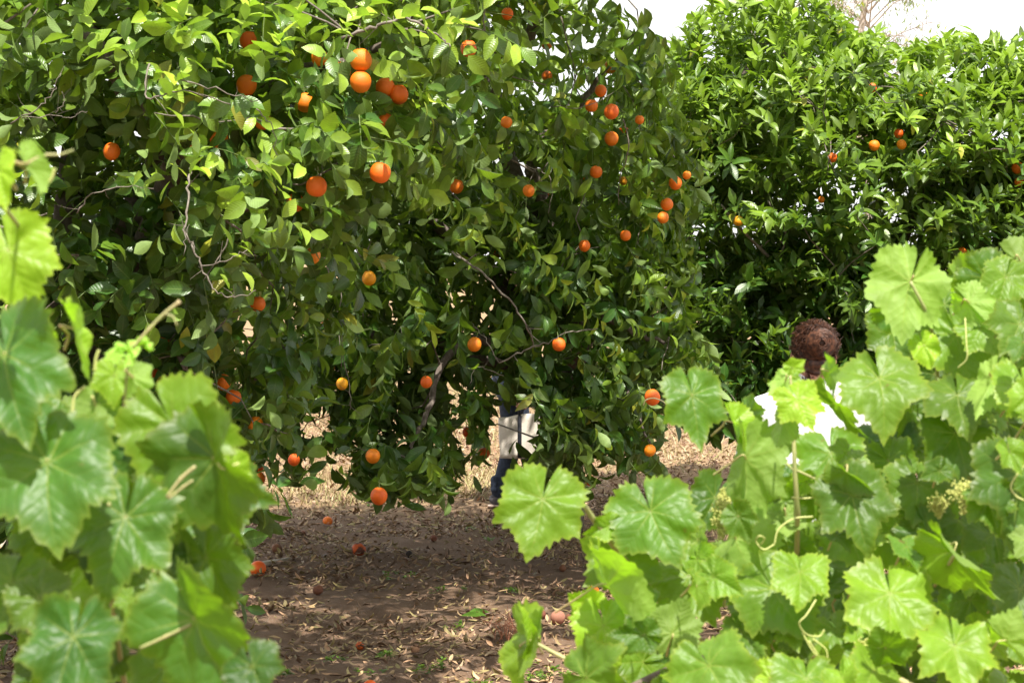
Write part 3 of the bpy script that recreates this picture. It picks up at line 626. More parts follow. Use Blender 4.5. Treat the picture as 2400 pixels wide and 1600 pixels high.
extraB = [(x_, y_, d_, x_ + 70, y_ + 75, 9, .12, .85) for x_, y_, d_ in ((1500, 130, 11.6), (1540, 380, 11.6), (1480, 460, 11.4), (1560, 640, 11.5), (1580, 720, 11.4), (1440, 330, 11.3), (1300, 640, 10.9), (1050, 640, 10.7), (950, 700, 10.7), (1230, 560, 10.8), (1380, 720, 10.9), (1150, 450, 10.8), (1000, 330, 10.9), (1350, 950, 10.9), (1480, 900, 11.1))] + [(900, 850, 10.4, 900, 960, 8, .1, .55), (930, 850, 10.4, 1010, 890, 4, .1, .5), (1130, 740, 10.5, 1190, 870, 7, .105, .6), (1150, 760, 10.5, 1120, 850, 4, .11, .6), (1260, 340, 10.7, 1330, 430, 9, .11, .65), (1300, 380, 10.7, 1350, 470, 8, .11, .6),
          (1180, 240, 10.8, 1290, 330, 9, .1, .65), (1100, 520, 10.4, 1150, 560, 8, .12, .75), (1020, 500, 10.4, 960, 560, 7, .12, .6), (1050, 470, 10.4, 1120, 500, 8, .12, .8), (1380, 600, 11, 1410, 680, 6, .12, .85), (1270, 900, 10.6, 1210, 960, 6, .1, .5),
          (1300, 1000, 10.5, 1380, 1040, 8, .11, .45), (1500, 200, 11.5, 1600, 260, 9, .1, .6), (1560, 230, 11.5, 1660, 330, 9, .1, .6), (1600, 300, 11.6, 1670, 390, 9, .1, .65), (1560, 780, 11.4, 1680, 830, 8, .1, .6), (1600, 820, 11.4, 1690, 900, 8, .1, .6), (1580, 560, 11.6, 1640, 650, 7, .1, .6),
          (1440, 740, 10.9, 1510, 760, 7, .1, .5), (1480, 60, 11.8, 1560, 130, 9, .09, .4), (1400, 40, 11.8, 1480, 30, 7, .09, .3), (820, 1050, 10.6, 790, 1110, 6, .1, .3), (960, 1100, 10.5, 970, 1180, 8, .1, .1), (880, 1110, 10.5, 900, 1190, 8, .1, .05), (1030, 1110, 10.5, 1060, 1170, 7, .1, .1),
          (680, 1020, 11, 720, 1080, 8, .1, .05), (640, 1140, 11, 730, 1160, 8, .065, .2), (1130, 1050, 11, 1110, 1130, 6, .11, .2), (1170, 1070, 11, 1190, 1120, 6, .12, .2), (1340, 1060, 10.8, 1400, 1110, 8, .11, .35), (1540, 1080, 11.3, 1550, 1160, 7, .08, .1)]
pB, dB, lB, iB, nB = crown('crown', 'B', blobsB, 88, .75, -.25, .65, .35, .132, .24, tB, extraB, nl=8, aspect=.40, yel=.015, top_lit=(1.7, .26), bend=.9)
kB = keep_mask(pB, 'B') & keep_mask(pB + dB * lB[:, None], 'B'); stems_mesh(pB[kB], dB[kB], lB[kB], .35, tB)
bx = .33
skeleton(([(bx, 13.7, -.1), (bx + .03, 13.6, .35), (bx - .06, 13.3, .8), (bx + .1, 12.5, 1.4)], .12, .09),
 [([(bx + .08, 12.5, 1.3), P(1250, 400, 12.2), P(1330, 280, 12.1), P(1400, 180, 12.0)], .05, .014), ([(bx, 12.5, 1.2), P(1000, 500, 12.2), P(850, 420, 11.9), P(720, 500, 11.9)], .05, .012), ([(bx, 12.5, 1.35), P(1150, 200, 12.2), P(1250, 60, 12), P(1200, -300, 11.2)], .06, .02),
  ([(bx, 12.5, 1.2), P(1300, 680, 12), P(1450, 760, 11.7), P(1560, 800, 11.6)], .04, .01), ([(bx, 12.5, 1.0), P(900, 780, 11.9), P(800, 900, 11.5)], .035, .008), ([(bx, 12.5, 1.1), P(1100, 800, 11.7), P(1000, 960, 11.3), P(960, 1080, 11.1)], .035, .006),
  ([(bx, 12.5, 1.3), P(900, 100, 12.8), P(700, -300, 11.4)], .06, .02), ([P(1200, -300, 11.2), P(1280, -430, 10.0), P(1345, -480, 8.7)], .022, .008), ([(bx, 12.5, 1.1), P(1250, 900, 11.7), P(1330, 1060, 11.4)], .025, .006), ([(bx, 12.5, 1.1), P(1450, 900, 11.7), P(1530, 1050, 11.4)], .02, .005)],  # limb reaching forward is added to carry the unseen shade canopy
 pB[kB & (iB > .8)][::3], tB, 'twigs',
 [([(1060, 590, 10.8), (1130, 640, 10.7), (1200, 710, 10.7), (1235, 770, 10.75), (1250, 810, 10.9)], .010, .006), ([(1170, 850, 10.6), (1230, 820, 10.6), (1290, 800, 10.6), (1330, 780, 10.7), (1400, 770, 10.9)], .006, .004), ([(1290, 250, 10.9), (1370, 252, 10.6), (1440, 215, 10.7)], .004, .002),
  ([(790, 590, 10.6), (800, 700, 10.5), (800, 800, 10.5), (822, 920, 10.5), (820, 960, 10.5)], .005, .003), ([(760, 600, 10.8), (790, 720, 10.8), (800, 860, 10.8)], .006, .003), ([(1460, 280, 11), (1475, 340, 11), (1455, 410, 11.1), (1450, 480, 11.2)], .006, .003), ([(1000, 255, 10.9), (1080, 200, 11), (1180, 180, 11.1), (1280, 200, 11.2)], .007, .004),
  ([(1180, 880, 10.6), (1120, 860, 10.6), (1100, 900, 10.6)], .003, .0015), ([(1170, 850, 10.6), (1140, 800, 10.6), (1110, 760, 10.6)], .003, .002), ([(1230, 385, 10.8), (1290, 420, 10.8), (1285, 500, 10.8)], .004, .002), ([(1365, 130, 11.3), (1375, 190, 11.2), (1386, 235, 11.1)], .004, .002)])

# ---------------------------------------------------------------- the right tree
tC = tag(empty('orange_tree', (2.4, 15.2, 0)), 'sunlit orange tree with dense upright leaf rosettes at the right', 'tree', 'orange trees of the grove')
blobsC = [(1950, 420, 15, 1.5, 1.5, 1.25), (1760, 170, 15, .78, .85, .66), (2010, 210, 14.9, .55, .6, .42), (2290, 330, 14.8, .85, .85, .5), (1600, 660, 14.9, .72, .75, .72), (1900, 800, 14.8, 1.0, 1, .6), (2310, 680, 14.8, 1.05, 1, .75),
          (2520, 420, 14.6, .6, .7, .7), (1640, 330, 14.9, .42, .6, .6), (2190, 170, 14.8, .2, .3, .17, 1.5), (2340, 160, 14.8, .2, .3, .2, 1.5), (2100, 500, 14.2, .9, .9, .7), (1750, 560, 14.4, .7, .7, .6), (1720, 880, 14.3, .5, .6, .3), (2000, 930, 14.2, .9, .8, .3), (2350, 930, 14.3, .8, .8, .35)]
extraC = [(2150 + dx, 210 + dy, 14.5, 2150 + dx * 1.3 + ex, 110 + dy, 10, .09, .7) for dx, dy, ex in ((-10, 10, -10), (20, 0, 5), (60, -20, 10), (95, -30, 15), (-40, 30, -15))] + \
         [(2320, 240, 14.5, 2325, 100, 11, .09, .7), (2350, 230, 14.5, 2365, 130, 10, .09, .7), (2385, 220, 14.5, 2395, 100, 10, .09, .8), (2290, 260, 14.5, 2290, 170, 9, .09, .6), (2070, 180, 14.5, 2070, 80, 10, .09, .6), (2010, 140, 14.5, 2000, 50, 10, .09, .7), (2100, 260, 14.5, 2110, 170, 9, .09, .6), (2240, 180, 14.5, 2250, 80, 9, .09, .7)] + \
         [(1640 + 28 * i + (i * 37 % 17), 190 + (i * 53 % 90) , 14.2, 1640 + 28 * i, 60 + (i * 53 % 90), 10, .085, .85) for i in range(12)]
pC, dC, lC, iC, nC = crown('crown', 'C', blobsC, 100, .75, .6, -.05, -.05, .128, .26, tC, extraC, nl=10, spread=(80, 22), aspect=.38, yel=.01, top_lit=(1.9, .42), lnr=(.07, .17), bend=.4)
kC = keep_mask(pC, 'C') & keep_mask(pC + dC * lC[:, None], 'C'); stems_mesh(pC[kC], dC[kC], lC[kC], -.05, tC)
cx = 2.35
skeleton(([(cx, 15.3, -.1), (cx, 15.2, .5), (cx - .05, 15.2, .9)], .17, .12),
 [([(cx, 15.2, .85), P(1800, 500, 14.9), P(1720, 300, 14.9), P(1760, 120, 14.9)], .05, .015), ([(cx, 15.2, .9), P(1980, 450, 15), P(2030, 220, 15)], .05, .015), ([(cx, 15.2, .85), P(2150, 480, 14.9), P(2280, 280, 14.8), P(2330, 170, 14.8)], .05, .012),
  ([(cx, 15.2, .8), P(1750, 720, 14.9), P(1590, 640, 14.8)], .04, .012), ([(cx, 15.2, .8), P(2250, 700, 14.9), P(2500, 500, 14.7)], .05, .012), ([(cx, 15.2, .7), P(1880, 820, 14.6), P(1850, 860, 14.2)], .03, .01)],
 pC[kC & (iC > .8)][::4], tC, 'twigs', [([(1690, 480, 13.9), (1740, 540, 13.9), (1800, 600, 14.1)], .012, .018), ([(1800, 470, 13.9), (1840, 540, 14), (1830, 600, 14.1)], .010, .012)])
print('LEAVES', nA, nB, nC)

# ---------------------------------------------------------------- far trees closing the grove
def far_tree(x, y, h, w, lab, seed):
    r_ = np.random.default_rng(seed); t = tag(empty('orange_tree', (x, y, 0)), lab, 'tree', 'orange trees of the grove')
    n = 2600; q = unit(r_.normal(size=(n, 3))); f = r_.uniform(.55, 1, n) ** .5
    p = np.array([x, y, h * .56]) + q * np.array([w, w, h * .46]) * (f * (1 + .15 * np.sin(q[:, 0] * 9 + seed) * np.sin(q[:, 2] * 8)))[:, None]
    l = np.full(n, .17); T = unit(q + r_.normal(0, .6, q.shape)); N = q + np.array([0, 0, .7])
    put('crown', leaves('far_crown', p, T, N, l, l * .6, r_.normal(.4, .3, n), r_.uniform(.1, .5, n), np.stack([r_.uniform(.1, .7, n), r_.uniform(.7, 1.2, n), np.zeros(n)], -1)), t, M_CIT)
    m = MB(); m.tube(spline([(x, y, -.1), (x + .05, y, h * .3), (x, y, h * .6)]), list(np.linspace(.14, .07, 13)), 8); m.build('trunk', M_BARK, t)
far_tree(-9.5, 38, 3.6, 2.2, 'distant rounded orange tree seen in specks through the left crown', 3)
far_tree(9.6, 27, 3.4, 2.1, 'distant orange tree filling the low gaps behind the right tree', 5)

# eucalyptus: grey twiggy crown against the sky
tE = tag(empty('eucalyptus_tree', (5.55, 34, 0)), 'pale wispy tall tree with bare grey brown twigs showing above the right orange tree', 'tree')
eb = MB(); ex, ey = 5.55, 34.
trk = spline([(ex, ey, -.1), (ex + .2, ey, 2.2), (ex - .1, ey, 4.4), (ex + .2, ey, 6.8)], 5); eb.tube(trk, list(np.linspace(.16, .03, len(trk))), 8)
er = random.Random(5); tw = MB(); lp = []; lT = []
for i in range(95):
    z0 = er.uniform(3.2, 6.6); a = er.uniform(0, 6.28); ln = er.uniform(.7, 1.5) * (1.25 - z0 / 10); c = np.array([ex + .1, ey, z0])
    e = c + np.array([math.cos(a) * ln, math.sin(a) * ln, er.uniform(.1, .8)]); m1 = lerp(c, e, .5) + np.array([0, 0, .1])
    eb.tube([c, m1, e], [.016, .010, .005], 5, False)
    for k in range(16):
        s = lerp(m1, e, er.random()); d = unit(np.array([er.gauss(math.cos(a) * .4, .6), er.gauss(math.sin(a) * .4, .6), er.gauss(.1, .5)])) * er.uniform(.2, .5)
        tw.tube([s, s + d * .5 + np.array([0, 0, .03]), s + d], [.006, .004, .002], 3, False)
        for q in range(3): lp.append(s + d * er.uniform(.4, 1)); lT.append([er.gauss(0, .5), er.gauss(0, .5), -.8])
eb.build('trunk', simple('eucalyptus_bark', (.42, .35, .30), .8, (.55, .48, .42), .3, 6), tE); tw.build('twigs', simple('eucalyptus_twig', (.42, .34, .29), .8), tE)
n = len(lp); put('crown', leaves('eucalyptus_leaves', np.array(lp), np.array(lT), rng.normal(size=(n, 3)), np.full(n, .10), np.full(n, .018), rng.normal(.3, .3, n), rng.uniform(0, .3, n), np.stack([rng.uniform(.3, .7, n), rng.uniform(.9, 1.4, n), rng.uniform(.3, .8, n)], -1)), tE, M_CIT)

# ---------------------------------------------------------------- oranges
def orange_mesh(name, n=22, m=14, dent=.0, seed=0):
    v = []; f = []; r_ = random.Random(seed); el = r_.uniform(.98, 1.08); a1, a2 = r_.uniform(0, 6), r_.uniform(0, 6)
    for j in range(m + 1):
        q = math.pi * j / m
        for i in range(n):
            a = 2 * math.pi * i / n; r = .5 * (1 + .012 * math.sin(3 * a + a1) * math.sin(q) + .012 * math.sin(2 * q * 2 + a2))
            r -= .035 * math.exp(-(q / .22) ** 2) + .015 * math.exp(-((math.pi - q) / .2) ** 2)
            r -= dent * max(0, math.sin(a + a1)) * math.sin(q) * (1 + .4 * math.sin(5 * a))
            v.append((r * math.sin(q) * math.cos(a), r * math.sin(q) * math.sin(a), el * r * math.cos(q)))
    for j in range(m):
        for i in range(n): f.append((j * n + i, (j + 1) * n + i, (j + 1) * n + (i + 1) % n, j * n + (i + 1) % n))
    me = bpy.data.meshes.new(name); me.from_pydata(v, [], f); me.polygons.foreach_set('use_smooth', [True] * len(f)); me.update(); return me
def copies(ms, k):
    return [orange_mesh('orange_%s' % k, seed=s, dent=d) for s, d in ms]
OM = {}
for key, m_, dent in (('o', M_OR, 0), ('y', M_ORY, 0), ('b', M_ORB, .05), ('r', M_ROT, .09), ('t', M_ROTP, .05), ('k', M_BLK, .12)):
    OM[key] = [orange_mesh('peel', seed=s, dent=dent) for s in range(3)]
    for q in OM[key]: q.materials.append(m_)
sb = MB(); sb.tube([(0, 0, .40), (0, 0, .47), (.01, 0, .60), (.05, .02, .95)], [.07, .05, .03, .026], 6)
for k in range(5):
    a = k * 1.2566; sb.tube([(0, 0, .455), (.07 * math.cos(a), .07 * math.sin(a), .47), (.13 * math.cos(a), .13 * math.sin(a), .475)], [.03, .025, .004], 4)
stem_me = bpy.data.meshes.new('stem'); stem_me.from_pydata(sb.v, [], sb.f); stem_me.materials.append(M_GTWIG)
for i, h in enumerate(HANG):
    o = bpy.data.objects.new('orange', OM[h[4]][i % 3]); COL.objects.link(o); o.location = h[7]; o.scale = [h[8]] * 3
    o.rotation_euler = (rng.normal(0, .22), rng.normal(0, .22), rng.uniform(0, 6)); tag(o, h[6], 'orange', 'oranges hanging in the trees')
    s = bpy.data.objects.new('stem', stem_me); COL.objects.link(s); s.parent = o
for i, (px, py, dd, c, lab) in enumerate(FALL):
    g = G(px, py + dd * .35); dep = proj(g)[2]; diam = min(.09, dd * dep / FPX)
    o = bpy.data.objects.new('fallen_orange', OM[c][i % 3]); COL.objects.link(o); o.location = (g[0], g[1], float(gz(g[0], g[1])) + diam * .44); o.scale = (diam, diam, diam * (1 if c == 'o' else .88))
    o.rotation_euler = (rng.uniform(.6, 2.4), rng.uniform(-.8, .8), rng.uniform(0, 6)) if c == 'o' else (rng.uniform(0, .6), 0, rng.uniform(0, 6)); tag(o, lab, 'orange', 'fallen oranges on the soil')
cs = MB(); q = P(1529, 931, 10.2); cs.tube(spline([q + np.array([-.045, -.03, -.035]), q + np.array([-.035, -.05, -.01]), q + np.array([0, -.055, .0]), q + np.array([.04, -.04, -.012]), q + np.array([.065, -.02, -.03])]), .0028, 5)
tag(cs.build('curled_stalk', M_CREAM), 'pale curled dry stalk lying across an orange at the right edge of the middle tree', 'stalk')

# ---------------------------------------------------------------- litter, grass, weeds
def litter(name, x0, x1, y0, y1, n, pal, size, label, clump=True):
    x = rng.uniform(x0, x1, n * 2); y = rng.uniform(y0, y1, n * 2)
    den = .5 + .5 * np.sin(x * 2.3 + 1.3 * np.sin(y * 1.7)) * np.sin(y * 2.9 + x * 1.1 + 2) + .25 * np.sin(x * 6 + y * 5)
    if clump: k = rng.random(n * 2) < np.clip(den + .12, .05, 1); x, y = x[k][:n], y[k][:n]
    n = len(x); a = rng.uniform(0, 6.28, n); T = np.stack([np.cos(a), np.sin(a), rng.normal(0, .16, n)], -1)
    N = np.stack([rng.normal(0, .35, n), rng.normal(0, .35, n), np.where(rng.random(n) < .5, 1., -1.)], -1); l = size * rng.uniform(.55, 1.25, n)
    z = gz(x, y) + rng.uniform(.004, .022, n) + .004
    c = np.array(pal)[rng.integers(0, len(pal), n)] * rng.uniform(.7, 1.25, (n, 1))
    b = rng.normal(0, .9, n)
    me = leaves(name, np.stack([x, y, z], -1), T, N, l, l * rng.uniform(.22, .42, n), b, rng.uniform(.2, 1.1, n), c)
    tag(put(name, me, None, M_DEAD), label, 'dry leaves', kind='stuff')
litter('leaf_litter', -4.5, 6.5, 7.2, 15.8, 42000, [(.40, .27, .13), (.48, .34, .19), (.29, .23, .09), (.25, .15, .08), (.34, .28, .11), (.42, .25, .14), (.22, .13, .08), (.14, .085, .05)], .058, 'tan and olive dry curled leaves scattered over the shaded soil')
litter('pale_leaf_litter', -9, 13, 15.4, 27, 42000, [(.40, .27, .17), (.46, .33, .21), (.30, .16, .10), (.40, .30, .16), (.20, .12, .07)], .065, 'pale pinkish tan dry leaves covering the sunlit ground behind the trees', False)
def blades(name, regions, h, cols, label, cat, wd=.004):
    V = []; C = []; 
    for (xa, xb, ya, yb, n, tall) in regions:
        x = rng.uniform(xa, xb, n); y = rng.uniform(ya, yb, n); a = rng.uniform(0, 6.28, n); hh = h * tall * rng.uniform(.4, 1.2, n); b = np.stack([x, y, gz(x, y)], -1)
        s = np.stack([np.cos(a), np.sin(a), 0 * a], -1) * wd; le = np.stack([rng.normal(0, .5, n), rng.normal(0, .5, n), np.ones(n)], -1) * hh[:, None]
        V.append(np.stack([b - s, b + s, b + le * .55 + s * .7, b + le * .55 - s * .7, b + le * np.array([1.25, 1.25, .95])], 1)); C.append(np.repeat(np.array(cols)[rng.integers(0, len(cols), n)], 5, 0))
    V = np.concatenate(V); C = np.concatenate(C); n = len(V); lo = (np.array([0, 1, 2, 3, 3, 2, 4])[None] + (np.arange(n) * 5)[:, None]).ravel()
    tag(put(name, npmesh(name, V.reshape(-1, 3), lo, np.tile([4, 3], n), None, C), None, M_DEAD), label, cat, kind='stuff')
blades('dry_grass', [(-8, 9, 17, 30, 22000, 1), (-1.8, .2, 15.3, 17.5, 2600, .8), (1.0, 1.9, 12.0, 13.6, 1300, .5), (.2, .9, 13, 14.5, 500, .4)], .11, [(.46, .37, .17), (.42, .32, .16), (.32, .34, .11), (.48, .40, .22)], 'short yellow dry grass on the sunlit ground', 'grass')
def sprigs():
    pp = []; TT = []
    r_ = random.Random(9)
    for (px, py, n) in [(1040, 1400, 5), (1063, 1478, 5), (780, 1555, 4), (860, 1585, 4), (920, 1540, 7), (1030, 1560, 5), (990, 1575, 7), (1130, 1595, 6), (1280, 1570, 8), (1200, 1392, 5), (1270, 1585, 8), (1340, 1590, 6), (1250, 1310, 4), (1100, 1245, 4), (1150, 1240, 4), (880, 1190, 4), (670, 1595, 4), (910, 1365, 5), (960, 1370, 4), (1150, 1270, 5)]:
        g = G(px, py)
        for k in range(n):
            c = g + np.array([r_.gauss(0, .03), r_.gauss(0, .04), 0]); c[2] = gz(c[0], c[1]) + .012
            for q in range(7):
                a = r_.uniform(0, 6.28); pp.append(c + np.array([0, 0, r_.uniform(0, .02)])); TT.append([math.cos(a), math.sin(a), r_.uniform(.1, .8)])
    pp = np.array(pp); n = len(pp); l = rng.uniform(.014, .03, n)
    tag(put('weeds', leaves('weeds', pp, np.array(TT), np.tile([0, 0, 1.], (n, 1)), l, l * .6, rng.normal(.4, .3, n), rng.uniform(0, .5, n), np.stack([rng.uniform(0, .5, n), rng.uniform(.8, 1.2, n), np.zeros(n)], -1)), None, M_CIT), 'small green weed seedlings on the soil', 'weeds', kind='stuff')
sprigs()
# pipe, post, dead twig bundle, fresh fallen leaves
a, b_, c_ = G(360, 1372), G(605, 1338), G(700, 1322)
pm = MB(); pm.tube(spline([a + np.array([0, 0, .02]), lerp(a, b_, .5) + np.array([0, 0, .02]), b_ + np.array([0, 0.03, .018]), c_ + np.array([0, .02, .004])]), [.013] * 18 + [.012], 10) if False else pm.tube([a + np.array([0, 0, .02]), lerp(a, b_, .5) + np.array([0, 0, .021]), b_ + np.array([0, .06, .03]), c_ + np.array([0, .04, .03])], .016, 12)
tag(pm.build('irrigation_pipe', simple('pale_pipe', (.42, .36, .29), .6, (.50, .44, .37), .2, 30)), 'pale dusty irrigation pipe lying on the soil behind a bright orange', 'pipe')
q = P(12, 1240, 12.9); pb = MB(); pb.box((q[0], q[1], q[2] / 2 - .02), (.034, .034, q[2] / 2 + .05)); o = pb.build('wooden_stake', simple('weathered_wood', (.50, .45, .36), .8, (.62, .57, .47), .4, 40), None, False)
bv = o.modifiers.new('bevel', 'BEVEL'); bv.width = .004; tag(o, 'short pale weathered wooden stake standing in the soil at the far left', 'stake')
g = G(1185, 1500); db = MB(); r_ = random.Random(4)
for k in range(26):
    s = g + np.array([r_.gauss(0, .025), r_.gauss(0, .05), .01]); db.tube([s, s + np.array([r_.gauss(0, .02), r_.gauss(0, .02), .05]), s + np.array([r_.gauss(0, .04), r_.gauss(0, .03), r_.uniform(.06, .13)])], [.003, .0024, .001], 4, False)
tag(db.build('dead_twig_tuft', simple('red_twig', (.40, .17, .09), .8, (.28, .12, .07), 0, 50)), 'small upright tuft of dry red brown twigs on the soil beside the black fruit', 'dry tuft')
for (px, py, an, l, lab) in [(1098, 1455, .3, .11, 'dark green fallen leaf lying flat beside the pale green one'), (1140, 1465, 2.9, .13, 'pale green fallen leaf lying flat beside the dark green one'), (905, 1376, 1.0, .10, 'green curled fallen leaf in the middle of the soil')]:
    g = G(px, py); me = leaves('fresh_leaf', np.array([[g[0], g[1], gz(g[0], g[1]) + .03]]), np.array([[math.cos(an), math.sin(an), .1]]), np.array([[0, -.35, 1.]]), np.array([l]), np.array([l * .45]), np.array([.3]), np.array([.3]), np.array([[.1, 1.1, 0.]]))
    tag(put('fallen_leaf', me, None, M_CIT), lab, 'leaf', 'green fallen leaves on the soil')

# ---------------------------------------------------------------- people
def voxel(o, size, smooth=4):
    m = o.modifiers.new('merge', 'REMESH'); m.mode = 'VOXEL'; m.voxel_size = size; m.use_smooth_shade = True
    if smooth: q = o.modifiers.new('soften', 'SMOOTH'); q.iterations = smooth; q.factor = .5
M_SKIN = simple('skin', (.50, .25, .17), .55, (.58, .31, .22), .15, 40, .35, .15)
M_HAIR = simple('brown_hair', (.022, .009, .006), .45, (.12, .048, .024), 0, 70, .35)
M_SHIRT = simple('white_cotton', (.66, .66, .68), .85, (.74, .74, .76), .35, 22)
M_JEANS = simple('blue_denim', (.018, .026, .045), .85, (.035, .050, .085), .5, 45)
M_DENIM = simple('light_denim', (.14, .20, .30), .85, (.22, .30, .42), .5, 40)
M_TROU = simple('grey_cotton', (.12, .12, .14), .85, (.16, .16, .18), .3, 30)
M_SHOE = simple('grey_shoe', (.07, .065, .07), .8, (.11, .10, .11), .4, 90)
M_SOLE = simple('shoe_sole', (.42, .32, .26), .7)
M_CANVAS = simple('cream_canvas', (.58, .52, .44), .9, (.66, .60, .52), .3, 120)
M_BLACK = simple('black_webbing', (.012, .013, .02), .8)
def head_parts(m, c, yaw, tilt=0.0, s=1.0):
    """cranium, jaw, nose, lips, brow, ears; face looks along +X before yaw"""
    M = Matrix.Rotation(yaw, 3, 'Z') @ Matrix.Rotation(tilt, 3, 'Y'); q = lambda x, y, z: Vector(c) + M @ Vector((x * s, y * s, z * s))
    m.ell(q(-.012, 0, .035), (.098 * s, .077 * s, .088 * s), M); m.ell(q(.022, 0, -.035), (.066 * s, .060 * s, .075 * s), M)
    m.ell(q(.050, 0, -.085), (.030 * s, .034 * s, .024 * s), M, 12, 8); m.capsule(q(.084, 0, .012), q(.102, 0, -.026), .009 * s, .014 * s, 10)
    m.capsule(q(.078, -.018, -.058), q(.078, .018, -.058), .009 * s, .009 * s, 8); m.capsule(q(.078, -.035, .026), q(.078, .035, .026), .011 * s, .011 * s, 8)
    for e in (-1, 1):
        m.ell(q(.074, e * .031, .008), (.013 * s, .014 * s, .010 * s), M, 10, 8); m.ell(q(-.002, e * .078, -.005), (.019 * s, .008 * s, .032 * s), M @ Matrix.Rotation(e * .35, 3, 'Z'), 12, 10)
        m.ell(q(.058, e * .042, -.028), (.022 * s, .020 * s, .022 * s), M, 10, 8)
    return q
def hand(m, w, d, n, curl, s=1.0, side=1):
    """palm at wrist w along d, palm normal n; four unequal fingers and a thumb"""
    w = Vector(w); d = Vector(d).normalized(); n = Vector(n).normalized(); u = d.cross(n).normalized()
    m.capsule(w + d * .01, w + d * .075 * s, .024 * s, .030 * s, 12, .5, n)
    for k, (o_, l) in enumerate(((-.030, .070), (-.010, .078), (.010, .073), (.029, .058))):
        a = w + d * .085 * s + u * o_ * s; q = a; dr = d.copy()
        for j, f in enumerate((.45, .32, .23)):
            dr = (dr * math.cos(curl * (.6 + .3 * j)) + n * math.sin(curl * (.6 + .3 * j))).normalized() if j or curl > .8 else (dr + n * curl * .4).normalized()
            b = q + dr * l * f * s; m.capsule(q, b, (.0088 - .0009 * j) * s, (.0080 - .0009 * j) * s, 8); q = b
    a = w + d * .03 * s - u * side * .026 * s; b = a + (d * .6 - u * side * .75 + n * .35).normalized() * .036 * s; m.capsule(a, b, .011 * s, .009 * s, 8); m.capsule(b, b + (d * .9 - u * side * .1 + n * .45).normalized() * .030 * s, .009 * s, .0075 * s, 8)

# woman seen from behind, standing among the vines
wx, wy = (1908 - 1200) / FPX * 7.3, 7.3
pW = tag(empty('person', (wx, wy, 0)), 'woman in a white shirt with a brown hair bun, seen from behind above the vines', 'person', kind=None)
hz = P(1908, 812, 7.3)[2]
m = MB(); q = head_parts(m, (wx, wy, hz - .034), R(90), R(14), .92)
m.capsule((wx, wy - .015, hz - .05), (wx, wy - .015, hz - .15), .054, .060)
m.capsule((wx - .03, wy, hz - .19), (wx + .03, wy, hz - .19), .075, .075)
m.capsule((wx - .13, wy, hz - .205), (wx + .13, wy, hz - .205), .05, .05); m.capsule((wx, wy, hz - .30), (wx, wy, hz - .55), .125, .11, 18, .75, (0, 1, 0)); m.capsule((wx, wy, hz - .55), (wx, wy, hz - .68), .115, .145, 18, .8, (0, 1, 0))
for e in (-1, 1):
    sh = Vector((wx + e * .165, wy, hz - .225)); el = Vector((wx + e * .225, wy + .02, hz - .53)); wr = Vector((wx + e * .17, wy + .24, hz - .58))
    m.capsule(sh, el, .052, .037); m.capsule(el, wr, .037, .024); hand(m, wr, (e * -.3, .9, .1), (0, 0, -1), .5, .95, e)
    hp = Vector((wx + e * .085, wy, hz - .72)); kn = Vector((wx + e * .095, wy + .02, .42)); an = Vector((wx + e * .1, wy - .01, .085))
    m.capsule(hp, kn, .085, .056); m.capsule(kn, an, .055, .036); m.capsule(an - Vector((0, .02, .045)), an + Vector((0, .15, -.055)), .035, .03, 12, .8, (0, 0, 1))
b = m.build('body', M_SKIN, pW); voxel(b, .0055, 5)
m = MB()   # shirt: loose, slightly stood off the body
m.capsule((wx - .135, wy, hz - .218), (wx + .135, wy, hz - .218), .066, .066, 16); m.capsule((wx - .035, wy - .01, hz - .150), (wx + .035, wy - .01, hz - .150), .070, .070, 16)
m.capsule((wx, wy, hz - .30), (wx, wy, hz - .60), .170, .155, 22, .72, (0, 1, 0)); 
pr = None
for zz, rr_ in ((.50, .001), (.501, .15), (.60, .156), (.70, .166), (.785, .172), (.786, .001)):
    b0 = m.ring(Vector((wx, wy, hz - zz)), Vector((1, 0, 0)), Vector((0, -.76, 0)), rr_, 26)
    if pr is not None: m.f += [(pr + k_, pr + (k_ + 1) % 26, b0 + (k_ + 1) % 26, b0 + k_) for k_ in range(26)]
    pr = b0
for e in (-1, 1): m.capsule((wx + e * .168, wy, hz - .232), (wx + e * .222, wy + .015, hz - .46), .068, .062, 14)
for k in range(9): # soft folds
    x0 = wx - .12 + .03 * k; m.capsule((x0, wy - .105, hz - .34 - .02 * (k % 3)), (x0 + .03 * math.sin(k), wy - .11, hz - .62), .012, .02, 8)
b = m.build('shirt', M_SHIRT, pW); voxel(b, .007, 6)
m = MB(); m.capsule((wx - .06, wy, hz - .70), (wx + .06, wy, hz - .70), .125, .125, 18, .85, (0, 1, 0))
for e in (-1, 1):
    m.capsule((wx + e * .085, wy, hz - .74), (wx + e * .095, wy + .02, .42), .098, .07); m.capsule((wx + e * .095, wy + .02, .42), (wx + e * .1, wy - .01, .12), .068, .055)
b = m.build('trousers', M_TROU, pW); voxel(b, .009, 4)
m = MB()
for e in (-1, 1):
    m.capsule((wx + e * .1, wy - .05, .045), (wx + e * .105, wy + .16, .038), .044, .040, 14)
b = m.build('shoes', M_SHOE, pW); voxel(b, .007, 2)
m = MB(); cr_ = Vector((wx, wy - .010, hz - .002))
m.ell(cr_ + Vector((0, -.012, .002)), (.068, .087, .074), None, 28, 20); m.ell(cr_ + Vector((.002, -.035, -.055)), (.050, .054, .044)); m.ell(cr_ + Vector((.008, -.094, .022)), (.042, .034, .040))
ri = random.Random(3)
